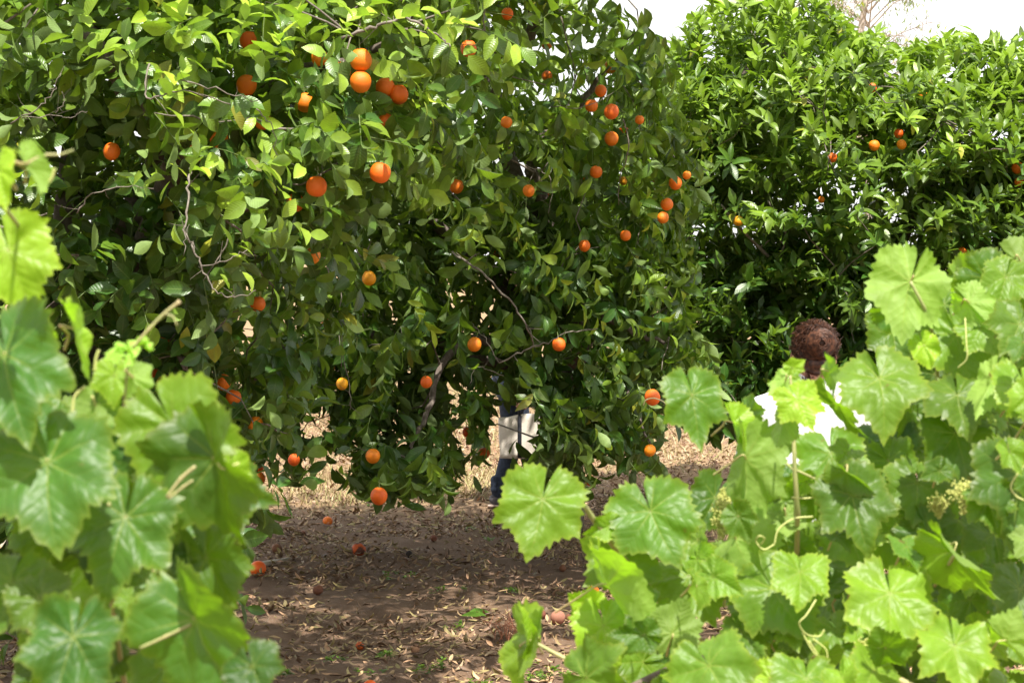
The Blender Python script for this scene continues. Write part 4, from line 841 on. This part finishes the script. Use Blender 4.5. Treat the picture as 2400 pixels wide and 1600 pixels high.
for k in range(2800):   # strands: combed back and up to the bun, frizz at the rim
    th = ri.uniform(0, 6.28); ph = ri.uniform(.05, 2.15); d = Vector((math.sin(ph) * math.cos(th) * .070, math.sin(ph) * math.sin(th) * .089, math.cos(ph) * .076)); p0 = cr_ + Vector((0, -.012, .006)) + d
    if d.y > .05 and d.z < .02: continue
    bun = cr_ + Vector((.008, -.098, .018)); to = (bun - p0); nrm = d.normalized(); tg = (to - nrm * to.dot(nrm)).normalized(); ln = ri.uniform(.03, .06); fz = ri.uniform(.000, .004) if ri.random() < .8 else ri.uniform(.004, .013)
    side = tg.cross(nrm) * ri.gauss(0, .016); p1 = p0 + tg * ln * .5 + nrm * fz + side; p2 = p0 + tg * ln - nrm * (ln * ln * 5) + side * .4 + nrm * fz * .6
    m.tube([p0, p1, p2], [.0011, .0010, .0004], 3, False)
for k in range(420):    # coil of the bun
    a = ri.uniform(0, 6.28); rr = ri.uniform(.010, .046); c = cr_ + Vector((.008, -.098, .018)); pts = []
    for j in range(6):
        t = a + j * .32; r2 = rr * (1 + .03 * j); pts.append(c + Vector((math.cos(t) * r2 * 1.02, -.036 * math.sqrt(max(.02, 1 - (r2 / .052) ** 2)) + ri.gauss(0, .001), math.sin(t) * r2)))
    m.tube(pts, [.0016] * 5 + [.0006], 3, False)
for k in range(380):    # flyaway curls round the edge and on the nape
    th = ri.uniform(0, 6.28); e = Vector((math.cos(th) * .067, ri.uniform(-.08, .02), math.sin(th) * .073)); p0 = cr_ + e * .96
    if e.z < -.06: p0 = cr_ + Vector((ri.uniform(-.05, .05), -.055, -.09 + ri.uniform(-.015, .02))); e = Vector((ri.gauss(0, .3), -.6, -1))
    n_ = e.normalized(); sd = n_.orthogonal() * ri.gauss(0, .01); m.tube([p0, p0 + n_ * .008 + sd, p0 + n_ * .012 - sd, p0 + n_ * ri.uniform(.006, .016) + sd * .5], [.0009, .0008, .0007, .0004], 3, False)
m.build('hair', M_HAIR, pW)

# person in denim walking behind the middle tree, facing right
dx, dy = (1196 - 1200) / FPX * 15.1, 15.1
def Z(py): return P(1200, py, 15.1)[2]
pD = tag(empty('person', (dx, dy, 0)), 'person in dark jeans and a denim shirt, walking behind the middle tree with a tote', 'person')
m = MB(); H0 = 1.0; q = head_parts(m, (dx + .06, dy, 1.575), 0, R(8), 1.0); m.capsule((dx + .02, dy, 1.53), (dx, dy, 1.38), .054, .062)
m.capsule((dx, dy - .14, 1.36), (dx, dy + .14, 1.36), .055, .055); m.capsule((dx, dy, 1.30), (dx, dy, 1.05), .135, .12, 18, .72, (1, 0, 0)); m.capsule((dx, dy, 1.02), (dx, dy, .90), .125, .14, 18, .8, (1, 0, 0))
JN = MB(); JN.capsule((dx, dy - .05, .90), (dx, dy + .05, .90), .145, .145, 18, .88, (1, 0, 0)); SH = MB(); SO = MB(); DN = MB()
for e, kx, ax in ((-1, .02, -.075), (1, .10, .20)):
    hp = Vector((dx, dy + e * .085, .88)); kn = Vector((dx + kx, dy + e * .09, .47)); an = Vector((dx + ax, dy + e * .09, .10))
    m.capsule(hp, kn, .082, .055); m.capsule(kn, an, .054, .038); JN.capsule(hp, kn, .098, .072, 16); JN.capsule(kn, an + Vector((0, 0, .02)), .070, .060, 16)
    for t in (.04, .075, .105): JN.capsule(an + Vector((-.03, -.03, t)), an + Vector((.04, .03, t - .01)), .036, .036, 8)
    SH.capsule(an + Vector((-.035, 0, -.035)), an + Vector((.03, 0, -.005)), .040, .046, 14); SH.capsule(an + Vector((-.02, 0, -.045)), an + Vector((.17, 0, -.058)), .042, .033, 14)
    SO.capsule(an + Vector((-.045, 0, -.082)), an + Vector((.18, 0, -.082)), .043, .040, 14, .35, (0, 0, 1)); m.capsule(an + Vector((0, 0, -.04)), an + Vector((.15, 0, -.06)), .034, .028)
JN.capsule((dx, dy, .90), (dx, dy, .97), .13, .125, 18, .85, (1, 0, 0))
DN.capsule((dx, dy - .14, 1.35), (dx, dy + .14, 1.35), .072, .072, 16); DN.capsule((dx, dy, 1.30), (dx, dy, .98), .165, .150, 22, .75, (1, 0, 0)); DN.capsule((dx, dy, .98), (dx, dy, .90), .155, .165, 22, .82, (1, 0, 0))
for e, el, wr in ((-1, (dx - .13, dy - .20, 1.06), (dx + .03, dy - .24, .82)), (1, (dx - .06, dy + .21, 1.05), (dx + .12, dy + .20, .88))):
    sh = (dx, dy + e * .165, 1.34); m.capsule(sh, el, .05, .038); m.capsule(el, wr, .037, .025); hand(m, wr, (.25, 0, -1), (1, 0, .2) if e < 0 else (0, -1, 0), 1.15 if e < 0 else .5, 1, e)
    DN.capsule(sh, el, .066, .055, 14); w2 = lerp(Vector(el), Vector(wr), .82); DN.capsule(el, w2, .055, .044, 14)
b = m.build('body', M_SKIN, pD); voxel(b, .0065, 4); b = JN.build('jeans', M_JEANS, pD); voxel(b, .008, 3); b = DN.build('denim_shirt', M_DENIM, pD); voxel(b, .008, 4)
b = SH.build('shoes', M_SHOE, pD); voxel(b, .006, 2); b = SO.build('soles', M_SOLE, pD); voxel(b, .006, 1)
hb = MB(); hb.ell((dx + .045, dy, 1.615), (.108, .086, .094), None, 24, 16); hb.ell((dx + .0, dy, 1.55), (.07, .075, .07)); hb.build('hair', M_HAIR, pD)
# tote bag hanging from the near hand
bx0, by0 = P(1222, 1020, 14.84)[0], 14.84; zt, zb = P(1200, 974, 14.84)[2], P(1200, 1074, 14.84)[2]
tg_ = tag(empty('tote_bag', (bx0, by0, zb)), 'cream canvas tote bag with a black strap band, carried beside dark jeans', 'bag')
v = []; f = []; nu, nv_ = 16, 8
for j in range(nv_ + 1):
    t = j / nv_
    for i in range(nu * 2):
        a = 2 * math.pi * i / (nu * 2); w = .150 * (1 - .10 * (1 - t)) ; dpt = .055 * (1 - .55 * t); ca, sa = math.cos(a), math.sin(a)
        x = bx0 + .0 + w * (abs(ca) ** .7) * (1 if ca > 0 else -1) + .015 * math.sin(5 * a + 3 * t); y = by0 + dpt * (abs(sa) ** .6) * (1 if sa > 0 else -1)
        z = zb + (zt - zb) * t + (.05 * t * (1 if False else math.cos(a * 1.0)) ) * .6 + .012 * math.sin(3 * a) * t
        v.append((x, y, z))
for j in range(nv_):
    for i in range(nu * 2): k = (i + 1) % (nu * 2); f.append((j * nu * 2 + i, j * nu * 2 + k, (j + 1) * nu * 2 + k, (j + 1) * nu * 2 + i))
f.append(tuple(reversed(range(nu * 2)))); me = bpy.data.meshes.new('bag'); me.from_pydata(v, [], f); me.polygons.foreach_set('use_smooth', [True] * len(f)); o = put('bag_body', me, tg_, M_CANVAS); so = o.modifiers.new('thick', 'SOLIDIFY'); so.thickness = .004
wrN = Vector((dx + .05, dy - .24, .745))
for e in (-1, 1):
    s = MB(); yb = by0 + e * .056
    for xx in (bx0 - .012, ):
        s.tube([(xx, yb + e * .006, zb + .005), (xx, by0 + e * .045, (zb + zt) / 2), (xx, by0 + e * .034, zt)], .014, 8); s.tube([(xx, by0 + e * .034, zt - .01), lerp(Vector((xx, by0 + e * .02, zt)), wrN, .5), wrN + Vector((0, 0, -.01))], .009, 8)
    s.build('strap', M_BLACK, tg_)

# ---------------------------------------------------------------- grape vines
LOB = np.array([(0, 1.14), (7, .99), (18, .80), (30, .70), (40, .74), (50, .86), (55, .97), (60, .88), (76, .70), (88, .68), (104, .76), (112, .80), (118, .76), (134, .66), (150, .62), (164, .62), (174, .58), (178, .40), (180, .05)])
NT, RS = 124, np.array([.10, .26, .44, .62, .78, .91, 1.0])
VA = np.radians([0, 54, -54, 108, -108, 150, -150])
th_ = (np.arange(NT) / NT * 2 * math.pi - math.pi + 1e-4)
def grape_uv(th, r):
    d = np.abs((th[:, None] - VA[None] + math.pi) % (2 * math.pi) - math.pi); m_ = d.min(1); return r * np.cos(m_), r * np.sin(m_)
gu = [np.array([[0, 0]])]
for rs in RS:
    a, b = grape_uv(th_, rs * np.interp(np.degrees(np.abs(th_)), LOB[:, 0], LOB[:, 1])); gu.append(np.stack([a, b], -1))
GUV = np.concatenate(gu)
gl = []; gs = []
for i in range(NT):
    k = (i + 1) % NT
    if i == NT - 1: continue            # the open notch at the leaf stalk
    gl += [0, 1 + k, 1 + i]; gs.append(3)
    for j in range(len(RS) - 1): a, b = 1 + j * NT, 1 + (j + 1) * NT; gl += [a + k, b + k, b + i, a + i]; gs.append(4)
gl = np.array(gl); gs = np.array(gs)
class Vine:
    def __init__(s, seed, dull=False): s.dull = dull; s.v = []; s.t = []; s.r = np.random.default_rng(seed); s.pet = MB(); s.n = 0  # dull: darker leaf colours, partly own tone, partly shade painted in
    def leaf(s, o, T, N, rad, fold=.15, cup=.35, young=.3, yel=0, bri=None, pet=None, wave=1.0):
        r = s.r; T = unit(T); N = unit(N - N.dot(T) * T); B = np.cross(T, N); sk = r.uniform(-.07, .07)
        deg = np.degrees(np.abs(th_)); side = np.sign(th_); lob = np.interp(deg * (1 + side * sk), LOB[:, 0], LOB[:, 1])
        lob = lerp(lob, np.interp(deg, [0, 60, 120, 168, 177, 180], [.95, .84, .78, .64, .48, .05]), r.uniform(.0, .5))
        nt = 33; ph = (th_ + math.pi) / (2 * math.pi) * nt; saw = (ph % 1.0); saw = np.where(saw < .62, saw / .62, (1 - saw) / .38)
        tooth = (saw - .5) * .12 * (.75 + .35 * np.sin(ph * 2.3 + r.uniform(0, 6)) + .3 * np.sin(ph * .9 + r.uniform(0, 6))) * (deg < 172); asp = r.uniform(.76, 1.0); cv = r.uniform(-.14, .14)
        V = [np.zeros((1, 3))]
        w1, w2, w3 = r.uniform(0, 6.28, 3); wa = r.uniform(.05, .15) * wave; n5 = r.integers(3, 6)
        bend = cup; cx_, cy_ = r.uniform(-.12, .12, 2)
        for rs in RS:
            rr = rs * (lob + tooth * (1.0 if rs == 1 else .45 if rs > .9 else 0)); x = rr * np.sin(th_) * asp; y = rr * np.cos(th_); x = x + cv * y * np.abs(y)
            vd = np.abs(((th_[:, None] - VA[None] + math.pi) % (2 * math.pi)) - math.pi).min(1)
            z = wa * rs ** 2 * np.sin(n5 * th_ + w1) + .022 * rs * np.sin(9 * th_ + w2) * wave + .034 * np.sin(np.minimum(vd * 3.4, 1.57)) * rs * (1 - .5 * rs) - r.normal(0, .006) + .035 * np.sin(6 * x + w3) * np.cos(5 * y + w1) + .018 * np.sin(11 * x + w1) * np.sin(10 * y + w2)
            fx = x * math.cos(fold); z = z + np.abs(x) * math.sin(fold); x = fx
            k = bend if abs(bend) > 1e-3 else 1e-3; y2 = np.where(y > 0, np.sin(k * y) / k, y); z2 = np.where(y > 0, -(1 - np.cos(k * y)) / k, -.25 * k * y * y); z = z + z2 - .35 * cup * x * x
            V.append(np.stack([x, y2, z], -1))
        V = np.concatenate(V) * rad; s.v.append(o + V[:, :1] * B + V[:, 1:2] * T + V[:, 2:] * N)
        tt_ = np.tile([[np.clip(young + (0 if s.dull else r.uniform(0, .3)), 0, 1), bri if bri else (r.uniform(.55, 1.0) if s.dull and young < .5 else r.uniform(.75, 1.15) * (.75 + .5 * young)), yel]], (len(V), 1)); tt_[-NT:, 2] += .28; tt_[-2 * NT:-NT, 2] += .07; s.t.append(tt_); s.n += 1
        if pet is None: pet = rad * 1.1
        if pet:
            e = o - N * pet * .35 - T * pet * .25 + FW * pet * .9 + np.array([0, 0, -.5 * pet]) + RT * r.uniform(-.2, .2) * pet
            s.pet.tube(spline([o + N * .0005, o - N * .010 - T * .006, lerp(o, e, .5) + np.array([0, 0, .004]), e], 4), list(np.linspace(.0010, .0015, 13)), 5, False)
            return e
    def px(s, px, py, rpx, ang, tilt, roll, d, fold=.15, cup=.35, young=.3, under=False, **k):
        o = P(px, py, d); T0 = RT * math.cos(R(ang)) + UP * math.sin(R(ang)); C = -FW; t = R(tilt)
        T = T0 * math.cos(t) + C * math.sin(t); N = C * math.cos(t) - T0 * math.sin(t); B = np.cross(T, N); q = R(roll)
        N = N * math.cos(q) + B * math.sin(q)
        if under: N = -N
        return s.leaf(o, T, N, rpx * .95 / FPX * d, fold, cup, young, **k)
    def build(s, par):
        V = np.concatenate(s.v); n = s.n; nv = len(GUV); lo = (gl[None] + (np.arange(n) * nv)[:, None]).ravel()
        put('leaves', npmesh('vine_leaves', V, lo, np.tile(gs, n), np.tile(GUV, (n, 1)), np.concatenate(s.t)), par, M_GRA)
        s.pet.build('petioles', M_PETI, par)
def canes(par, lst, mt, name='cane', n=8, k=1.0):
    for pts, r0, r1 in lst:
        q = spline([P(*w) if len(w) == 3 else w[3] for w in pts], 6); mb = MB(); rr = np.linspace(r0, r1, len(q)) * k; rr = [a * (1.35 if i % 12 == 6 else 1) for i, a in enumerate(rr)]; mb.tube(q, rr, n); mb.build(name, mt, par)
def cluster(par, px, py, d, hpx, wpx, seed, dr=-90):
    r = random.Random(seed); m = MB(); a = P(px, py, d); ln = hpx / FPX * d; w = wpx / FPX * d; ax = Vector(UP * -1 if dr == -90 else RT)
    m.tube([a, Vector(a) + ax * ln], [.0016, .0008], 4)
    for k in range(300):
        t = r.random(); rad = w * (.30 + .7 * math.sin(math.pi * min(1, t * 1.1 + .12))) * r.uniform(.2, 1) * .5; an = r.uniform(0, 6.28); c = Vector(a) + ax * (ln * t) + Vector((math.cos(an) * rad, math.sin(an) * rad, r.gauss(0, .003)))
        m.ell(c, (.0015, .0015, .0017), None, 5, 4)
        if k % 3 == 0: m.tube([Vector(a) + ax * (ln * t), c], .0005, 3, False)
    m.build('flower_cluster', M_FLOWER, par)
def tendril(par, pts, r=.0011):
    mb = MB(); mb.tube(spline([P(*w) for w in pts], 7), r, 5); mb.build('tendril', M_TENDRIL, par)
def fill(vn, poly, n, d0, d1, rr, yr=(.1, .5), seed=1, avoid=()):
    """rest of the leaf wall: leaves hung through the vine's depth, inside its outline"""
    r = np.random.default_rng(seed); pl = np.array(poly); k = 0; tries = 0
    while k < n and tries < 20000:
        tries += 1; x = r.uniform(pl[:, 0].min(), pl[:, 0].max()); y = r.uniform(pl[:, 1].min(), pl[:, 1].max()); ins = False; j = len(pl) - 1
        for i in range(len(pl)):
            if (pl[i, 1] > y) != (pl[j, 1] > y) and x < (pl[j, 0] - pl[i, 0]) * (y - pl[i, 1]) / (pl[j, 1] - pl[i, 1]) + pl[i, 0]: ins = not ins
            j = i
        if not ins or any((x - a) ** 2 + (y - b) ** 2 < c * c for a, b, c in avoid): continue
        d = r.uniform(d0, d1); vn.px(x, y, r.uniform(*rr) / d * d0, r.normal(-85, 50), r.normal(38, 18), r.normal(0, 28), d, r.uniform(.0, .45), r.uniform(.1, .7), r.uniform(*yr) + (.4 if r.random() < .10 else 0), under=r.random() < .12); k += 1

# right-hand vine: (px, py, length px, tip angle, tilt, roll, depth, fold, cup, young, under)
vR = Vine(21); tR = tag(empty('grape_vine', (.75, 3.1, 0)), 'large sunlit grape vine with broad leaves filling the lower right corner', 'vine')
RL = [(2134, 659, 150, -108, 10, 0, 3.0, .25, .2, .75, 1), (2271, 709, 85, -50, 20, 20, 3.0, .5, .3, .8, 1), (2357, 650, 105, -110, 30, 10, 3.05, .2, .4, .5, 0), (2242, 786, 140, -80, 25, 5, 3.05, .15, .4, .25, 0),
 (2061, 886, 152, -85, 40, 0, 2.9, .08, .35, .4, 0), (2244, 926, 130, -95, 50, 10, 2.95, .1, .4, .25, 0), (2323, 888, 110, -115, 15, 40, 2.9, .5, .3, .75, 1), (2400, 905, 130, -90, 45, -10, 2.85, .1, .4, .45, 0),
 (2239, 1015, 140, -75, 20, 0, 2.95, .15, .4, .15, 0), (1622, 926, 128, -85, 22, -10, 3.0, .12, .3, .12, 0), (1868, 935, 84, -72, 30, -10, 2.80, .1, .5, 1.0, 0), (1835, 985, 70, -100, 10, 40, 2.82, .5, .3, .9, 1), (1841, 892, 55, -130, 5, 30, 2.88, .3, .3, .95, 1), (1858, 862, 34, 40, 10, 0, 2.88, .3, .3, .95, 0),
 (1944, 872, 80, -80, 5, 84, 2.9, .08, .1, .75, 1), (1955, 945, 125, -48, 5, 84, 2.88, .06, .08, .55, 0), (1948, 1062, 125, -80, 35, 0, 3.05, .1, .4, .35, 0), (1748, 1075, 165, -92, -2, 35, 2.9, .75, .15, .6, 1), (1752, 968, 70, -60, 40, 30, 3.1, .3, .4, .15, 0),
 (1718, 990, 85, -70, 10, -50, 2.95, .7, .3, .7, 0), (1793, 1050, 85, -60, 40, 0, 3.05, .1, .4, .4, 0), (1677, 1165, 115, -120, 30, 0, 3.25, .1, .4, .05, 0), (1724, 1263, 160, -118, 0, 40, 2.9, .8, .2, .8, 1), (1996, 1158, 150, -80, 30, 0, 2.85, .05, .35, .2, 0),
 (1841, 1208, 78, -100, 40, 20, 2.95, .2, .5, .75, 1), (1985, 1105, 85, -40, 10, 50, 2.85, .7, .3, .3, 0), (2178, 1253, 140, -58, 35, 0, 3.0, .15, .4, .1, 0), (2385, 1112, 175, -100, 28, -8, 2.8, .12, .35, .2, 0), (2082, 1080, 100, -70, 20, 0, 3.1, .2, .3, .1, 0),
 (1875, 1340, 110, -95, 45, 0, 2.8, .25, .4, .4, 0), (1810, 1378, 168, -62, 40, 0, 2.85, .12, .35, .35, 0), (2085, 1390, 168, -100, 42, 0, 2.75, .10, .3, .45, 0), (2237, 1290, 165, -48, 5, 66, 2.75, .5, .2, .7, 0), (2275, 1404, 130, -60, 40, 0, 2.95, .1, .4, .15, 0),
 (2237, 1511, 150, -90, 48, 0, 2.6, .1, .35, .6, 0), (1662, 1560, 160, -60, 48, 0, 2.6, .12, .35, .3, 0), (1889, 1590, 130, -100, 50, 0, 2.7, .1, .4, .25, 0), (2047, 1570, 120, -130, 50, 0, 2.7, .15, .4, .4, 0), (2357, 1500, 110, -40, 20, 50, 2.6, .6, .3, .85, 1),
 (1614, 1349, 140, -62, 35, 0, 2.95, .1, .35, .4, 0), (1272, 1170, 150, -98, 22, 0, 2.85, .15, .3, .35, 0), (1525, 1198, 150, -70, 25, 0, 2.9, .08, .3, .2, 0), (1460, 1300, 140, -88, 18, 15, 2.95, .4, .3, .3, 0), (1427, 1232, 62, 200, 20, 0, 2.9, .4, .3, .5, 0),
 (1243, 1500, 150, -105, 4, 72, 2.75, .3, .15, .6, 0), (1236, 1500, 90, 95, 0, 68, 2.75, .3, .2, .6, 0), (1380, 1420, 65, 150, 30, 0, 2.8, .3, .3, .9, 0), (1415, 1465, 120, -80, 30, 0, 2.75, .3, .35, .7, 0), (1425, 1370, 190, -62, 4, 76, 2.72, .3, .1, .85, 1),
 (1577, 1484, 95, 70, -20, 0, 2.8, .15, .3, .3, 1), (1523, 1425, 105, -150, 45, 0, 2.9, .15, .4, .3, 0), (1375, 1587, 150, -20, 50, 0, 2.65, .1, .4, .15, 0), (2300, 770, 90, -60, 40, 0, 3.0, .2, .4, .4, 0), (2390, 760, 110, -120, 40, 0, 2.95, .2, .4, .3, 0), (2165, 810, 60, -70, 20, 0, 3.0, .2, .4, .9, 0),
 (2150, 1130, 120, -100, 40, 0, 3.05, .15, .4, .2, 0), (2330, 1250, 130, -90, 45, 0, 2.95, .15, .4, .3, 0), (2390, 1380, 130, -110, 45, 0, 2.85, .15, .4, .25, 0), (1990, 1250, 110, -70, 40, 0, 3.0, .15, .4, .35, 0), (1740, 1480, 110, -60, 50, 0, 2.85, .15, .4, .3, 0), (1960, 1480, 110, -80, 50, 0, 2.9, .15, .4, .15, 0)]
for a in RL: vR.px(*a[:10], under=bool(a[10]))
fill(vR, [(2100, 700), (2200, 660), (2420, 600), (2420, 1640), (1300, 1640), (1480, 1500), (1600, 1440), (1760, 1430), (1700, 1330), (1760, 1180), (1730, 1050), (1900, 1010), (2000, 930), (2040, 820)], 190, 3.05, 3.7, (85, 130), (.0, .35), 5, [(1690, 1420, 60), (1650, 1440, 50), (1640, 1290, 60), (1875, 940, 185)])
fill(vR, [(1500, 1480), (1700, 1150), (2060, 1000), (2300, 760), (2420, 760), (2420, 1640), (1420, 1640)], 46, 2.65, 3.0, (55, 95), (.1, .6), 15, [(1690, 1420, 70), (1650, 1440, 60), (2085, 1390, 90), (1810, 1378, 90), (1996, 1158, 90)])
vR.build(tR)
canes(tR, [([(1868, 1330, 3.0), (1868, 1200, 2.92), (1862, 1080, 2.9), (1860, 1010, 2.9), (1856, 930, 2.88), (1852, 880, 2.88)], .0042, .0016), ([(1370, 1185, 2.87), (1405, 1235, 2.9), (1480, 1330, 2.95), (1560, 1420, 3.0), (1700, 1560, 3.1)], .0035, .0055),
 ([(1251, 1503, 2.76), (1310, 1535, 2.75), (1350, 1555, 2.75), (1450, 1600, 2.8), (1600, 1680, 2.9)], .0022, .004), ([(1930, 1495, 2.9), (1990, 1540, 2.9), (2060, 1570, 2.9), (2200, 1640, 2.9)], .004, .006), ([(2134, 660, 2.99), (2165, 720, 3.0), (2185, 780, 3.05), (2200, 900, 3.2)], .0022, .003),
 ([(1878, 980, 2.9), (1900, 960, 2.89), (1912, 940, 2.88)], .0015, .0012), ([(1793, 1040, 2.95), (1830, 1075, 2.92), (1862, 1102, 2.9)], .0018, .0018), ([(1868, 1102, 2.9), (1930, 1130, 2.9), (1985, 1152, 2.88)], .0016, .0014), ([(2237, 1300, 2.74), (2215, 1335, 2.78), (2190, 1372, 2.85)], .0026, .0022),
 ([(2260, 560 + 420, 3.0), (2330, 1075, 3.0), (2300, 1250, 3.1), (2260, 1450, 3.2), (2240, 1650, 3.3)], .004, .007)], M_CANE)
canes(tR, [([(2000, 1400, 3.45), (1990, 1800, 3.5), (2000, 2500, 3.55), (2010, 3300, 3.5)], .02, .035)], M_VTRUNK, 'trunk', 10)
canes(tR, [([(2000, 1480, 3.45), (2200, 1440, 3.5), (2500, 1420, 3.5)], .014, .008), ([(2000, 1500, 3.45), (1800, 1520, 3.4), (1600, 1560, 3.3), (1420, 1640, 3.1)], .014, .006)], M_VTRUNK, 'arm', 8)
for pts in [[(1905, 1210, 2.85), (1860, 1215, 2.85), (1825, 1240, 2.85), (1815, 1275, 2.85)], [(1815, 1275, 2.85), (1790, 1287, 2.85), (1772, 1268, 2.85), (1780, 1255, 2.84), (1792, 1262, 2.85), (1784, 1275, 2.86)], [(1912, 1405, 2.75), (1890, 1440, 2.74), (1873, 1460, 2.74), (1890, 1485, 2.75), (1920, 1490, 2.76), (1932, 1475, 2.76)],
            [(2262, 745, 2.98), (2265, 800, 2.97), (2266, 840, 2.97), (2245, 862, 2.98)], [(1895, 1500, 2.8), (1915, 1530, 2.8), (1930, 1550, 2.8), (1942, 1565, 2.8)], [(1905, 1495, 2.8), (1935, 1520, 2.8), (1940, 1545, 2.8)], [(1880, 1480, 2.8), (1905, 1525, 2.8), (1932, 1548, 2.8)],
            [(2400, 1090, 2.7), (2370, 1135, 2.7), (2380, 1160, 2.7), (2400, 1172, 2.7)], [(2365, 1020, 2.8), (2362, 1060, 2.8), (2375, 1085, 2.8)], [(1855, 1165, 2.86), (1890, 1167, 2.86), (1940, 1160, 2.86)], [(2320, 1040, 2.85), (2350, 1048, 2.85), (2400, 1040, 2.85)]]: tendril(tR, pts)
for a in [(1690, 1175, 3.0, 80, 60, 1), (1722, 1295, 3.0, 60, 55, 2), (1692, 1345, 3.0, 70, 60, 3), (2028, 1505, 2.85, 60, 70, 4), (2262, 1130, 2.9, 70, 90, 5), (2200, 1165, 2.95, 40, 60, 6), (1700, 1150, 3.05, 50, 40, 7)]: cluster(tR, *a)

# left-hand vine, nearer and out of focus
vL = Vine(33, True); tL = tag(empty('grape_vine', (-.45, 2.0, 0)), 'near out of focus grape vine with blue green leaves filling the lower left corner', 'vine')
LLs = [(20, 588, 168, -70, 10, 0, 2.0, .12, .3, .95, 0), (10, 830, 240, -75, 25, 0, 1.85, .12, .35, .05, 0), (170, 770, 130, -72, 0, 78, 1.95, .3, .2, .8, 1), (268, 880, 78, -95, 20, 0, 2.05, .2, .3, .85, 0), (312, 885, 72, -70, 20, 20, 2.0, .4, .3, .7, 1),
 (405, 1000, 222, -62, 18, 0, 1.95, .08, .3, .6, 0), (224, 950, 90, -90, 20, 10, 2.05, .3, .3, .55, 1), (293, 1212, 205, -105, 28, 0, 1.9, .12, .35, .15, 0), (110, 1080, 235, -85, 30, 0, 1.85, .15, .35, .12, 0), (172, 1495, 200, -105, 35, 0, 1.8, .15, .35, .02, 0),
 (455, 1450, 240, -58, 12, 30, 1.85, .4, .2, .08, 0), (482, 1305, 150, -62, 20, 0, 1.95, .2, .3, .3, 0), (500, 1075, 240, -72, 5, 35, 1.92, .5, .25, .3, 0), (545, 1095, 80, -80, 10, 0, 1.98, .2, .3, .85, 0), (396, 1130, 120, -80, 30, 0, 2.0, .2, .3, .5, 0), (30, 1362, 150, -95, 40, 0, 1.9, .15, .4, .2, 0),  # small pale leaf stands in for the sunlit top of the hanging one
 (93, 1400, 125, -75, 35, 0, 1.85, .2, .4, .45, 0), (160, 1385, 90, -60, 30, 0, 1.95, .2, .4, .6, 0), (448, 1340, 130, -88, 5, 50, 1.95, .7, .2, .4, 0), (310, 1404, 60, -100, 40, 0, 2.0, .2, .4, .5, 0), (20, 1090, 130, -60, 35, 0, 1.95, .15, .4, .1, 0), (70, 1010, 150, -100, 30, 0, 2.0, .2, .4, .05, 0),
 (250, 1060, 130, -90, 30, 0, 2.05, .2, .4, .1, 0), (350, 1430, 120, -80, 35, 0, 2.05, .2, .4, .1, 0), (590, 1560, 110, -60, 40, 0, 1.8, .2, .4, .05, 0), (0, 400, 95, -80, 20, 20, 1.75, .4, .3, 1.0, 0), (60, 385, 90, -60, 0, 50, 1.78, .8, .2, 1.0, 1), (110, 780, 60, -60, 20, 30, 2.0, .4, .3, .9, 0), (440, 1150, 110, -70, 25, 0, 2.0, .2, .3, .45, 0)]
for a in LLs: vL.px(*a[:10], under=bool(a[10]))
fill(vL, [(-40, 900), (70, 930), (190, 1010), (400, 1000), (520, 1050), (540, 1200), (470, 1300), (420, 1400), (400, 1640), (-40, 1640)], 60, 2.05, 2.5, (110, 150), (.0, .3), 8, [(20, 1245, 55), (175, 850, 40)])
for (x, y, s_, a) in [(305, 815, 32, -60), (270, 825, 34, -140), (330, 800, 24, 10), (300, 840, 26, -100), (285, 812, 20, 160), (345, 812, 20, -30)]: vL.px(x, y, s_, a, 20, 20, 1.95, .6, .3, 1, yel=.2, bri=1.9, pet=0, under=True)
vL.build(tL)
canes(tL, [([(290, 960, 2.0), (296, 890, 1.98), (302, 830, 1.96)], .0022, .0014), ([(310, 815, 1.95), (350, 770, 1.95), (385, 735, 1.95), (422, 706, 1.95)], .0018, .0026), ([(385, 735, 1.95), (405, 742, 1.95), (415, 762, 1.95)], .0014, .001), ([(255, 1180, 1.9), (262, 1400, 2.1), (300, 1650, 2.2)], .003, .005), ([(390, 1165, 1.85), (425, 1120, 1.85), (458, 1092, 1.85)], .0020, .0024), ([(395, 1168, 1.85), (430, 1140, 1.85), (452, 1125, 1.85)], .0018, .0018),
 ([(328, 1518, 1.85), (390, 1490, 1.85), (448, 1462, 1.85)], .0022, .0022), ([(60, 385, 1.78), (100, 365, 1.78), (140, 362, 1.78), (172, 352, 1.78)], .0026, .0012), ([(0, 470, 1.9), (80, 600, 2.1), (90, 800, 2.2)], .003, .004)], M_CANE, k=.62)
canes(tL, [([(180, 1400, 2.3), (170, 1900, 2.35), (175, 2800, 2.4), (170, 4300, 2.4)], .02, .034)], M_VTRUNK, 'trunk', 10)
for pts in [[(345, 1380, 1.9), (400, 1378, 1.9), (432, 1385, 1.9), (425, 1410, 1.9), (405, 1425, 1.9)], [(345, 1390, 1.9), (350, 1420, 1.9), (330, 1445, 1.9), (310, 1460, 1.9)], [(560, 1085, 1.9), (525, 1098, 1.9), (510, 1085, 1.9)], [(100, 440, 1.8), (120, 420, 1.8), (128, 395, 1.8)], [(222, 870, 1.95), (225, 840, 1.95), (232, 820, 1.95)], [(170, 970, 1.95), (175, 930, 1.95), (200, 905, 1.95)]]: tendril(tL, pts, .0013)
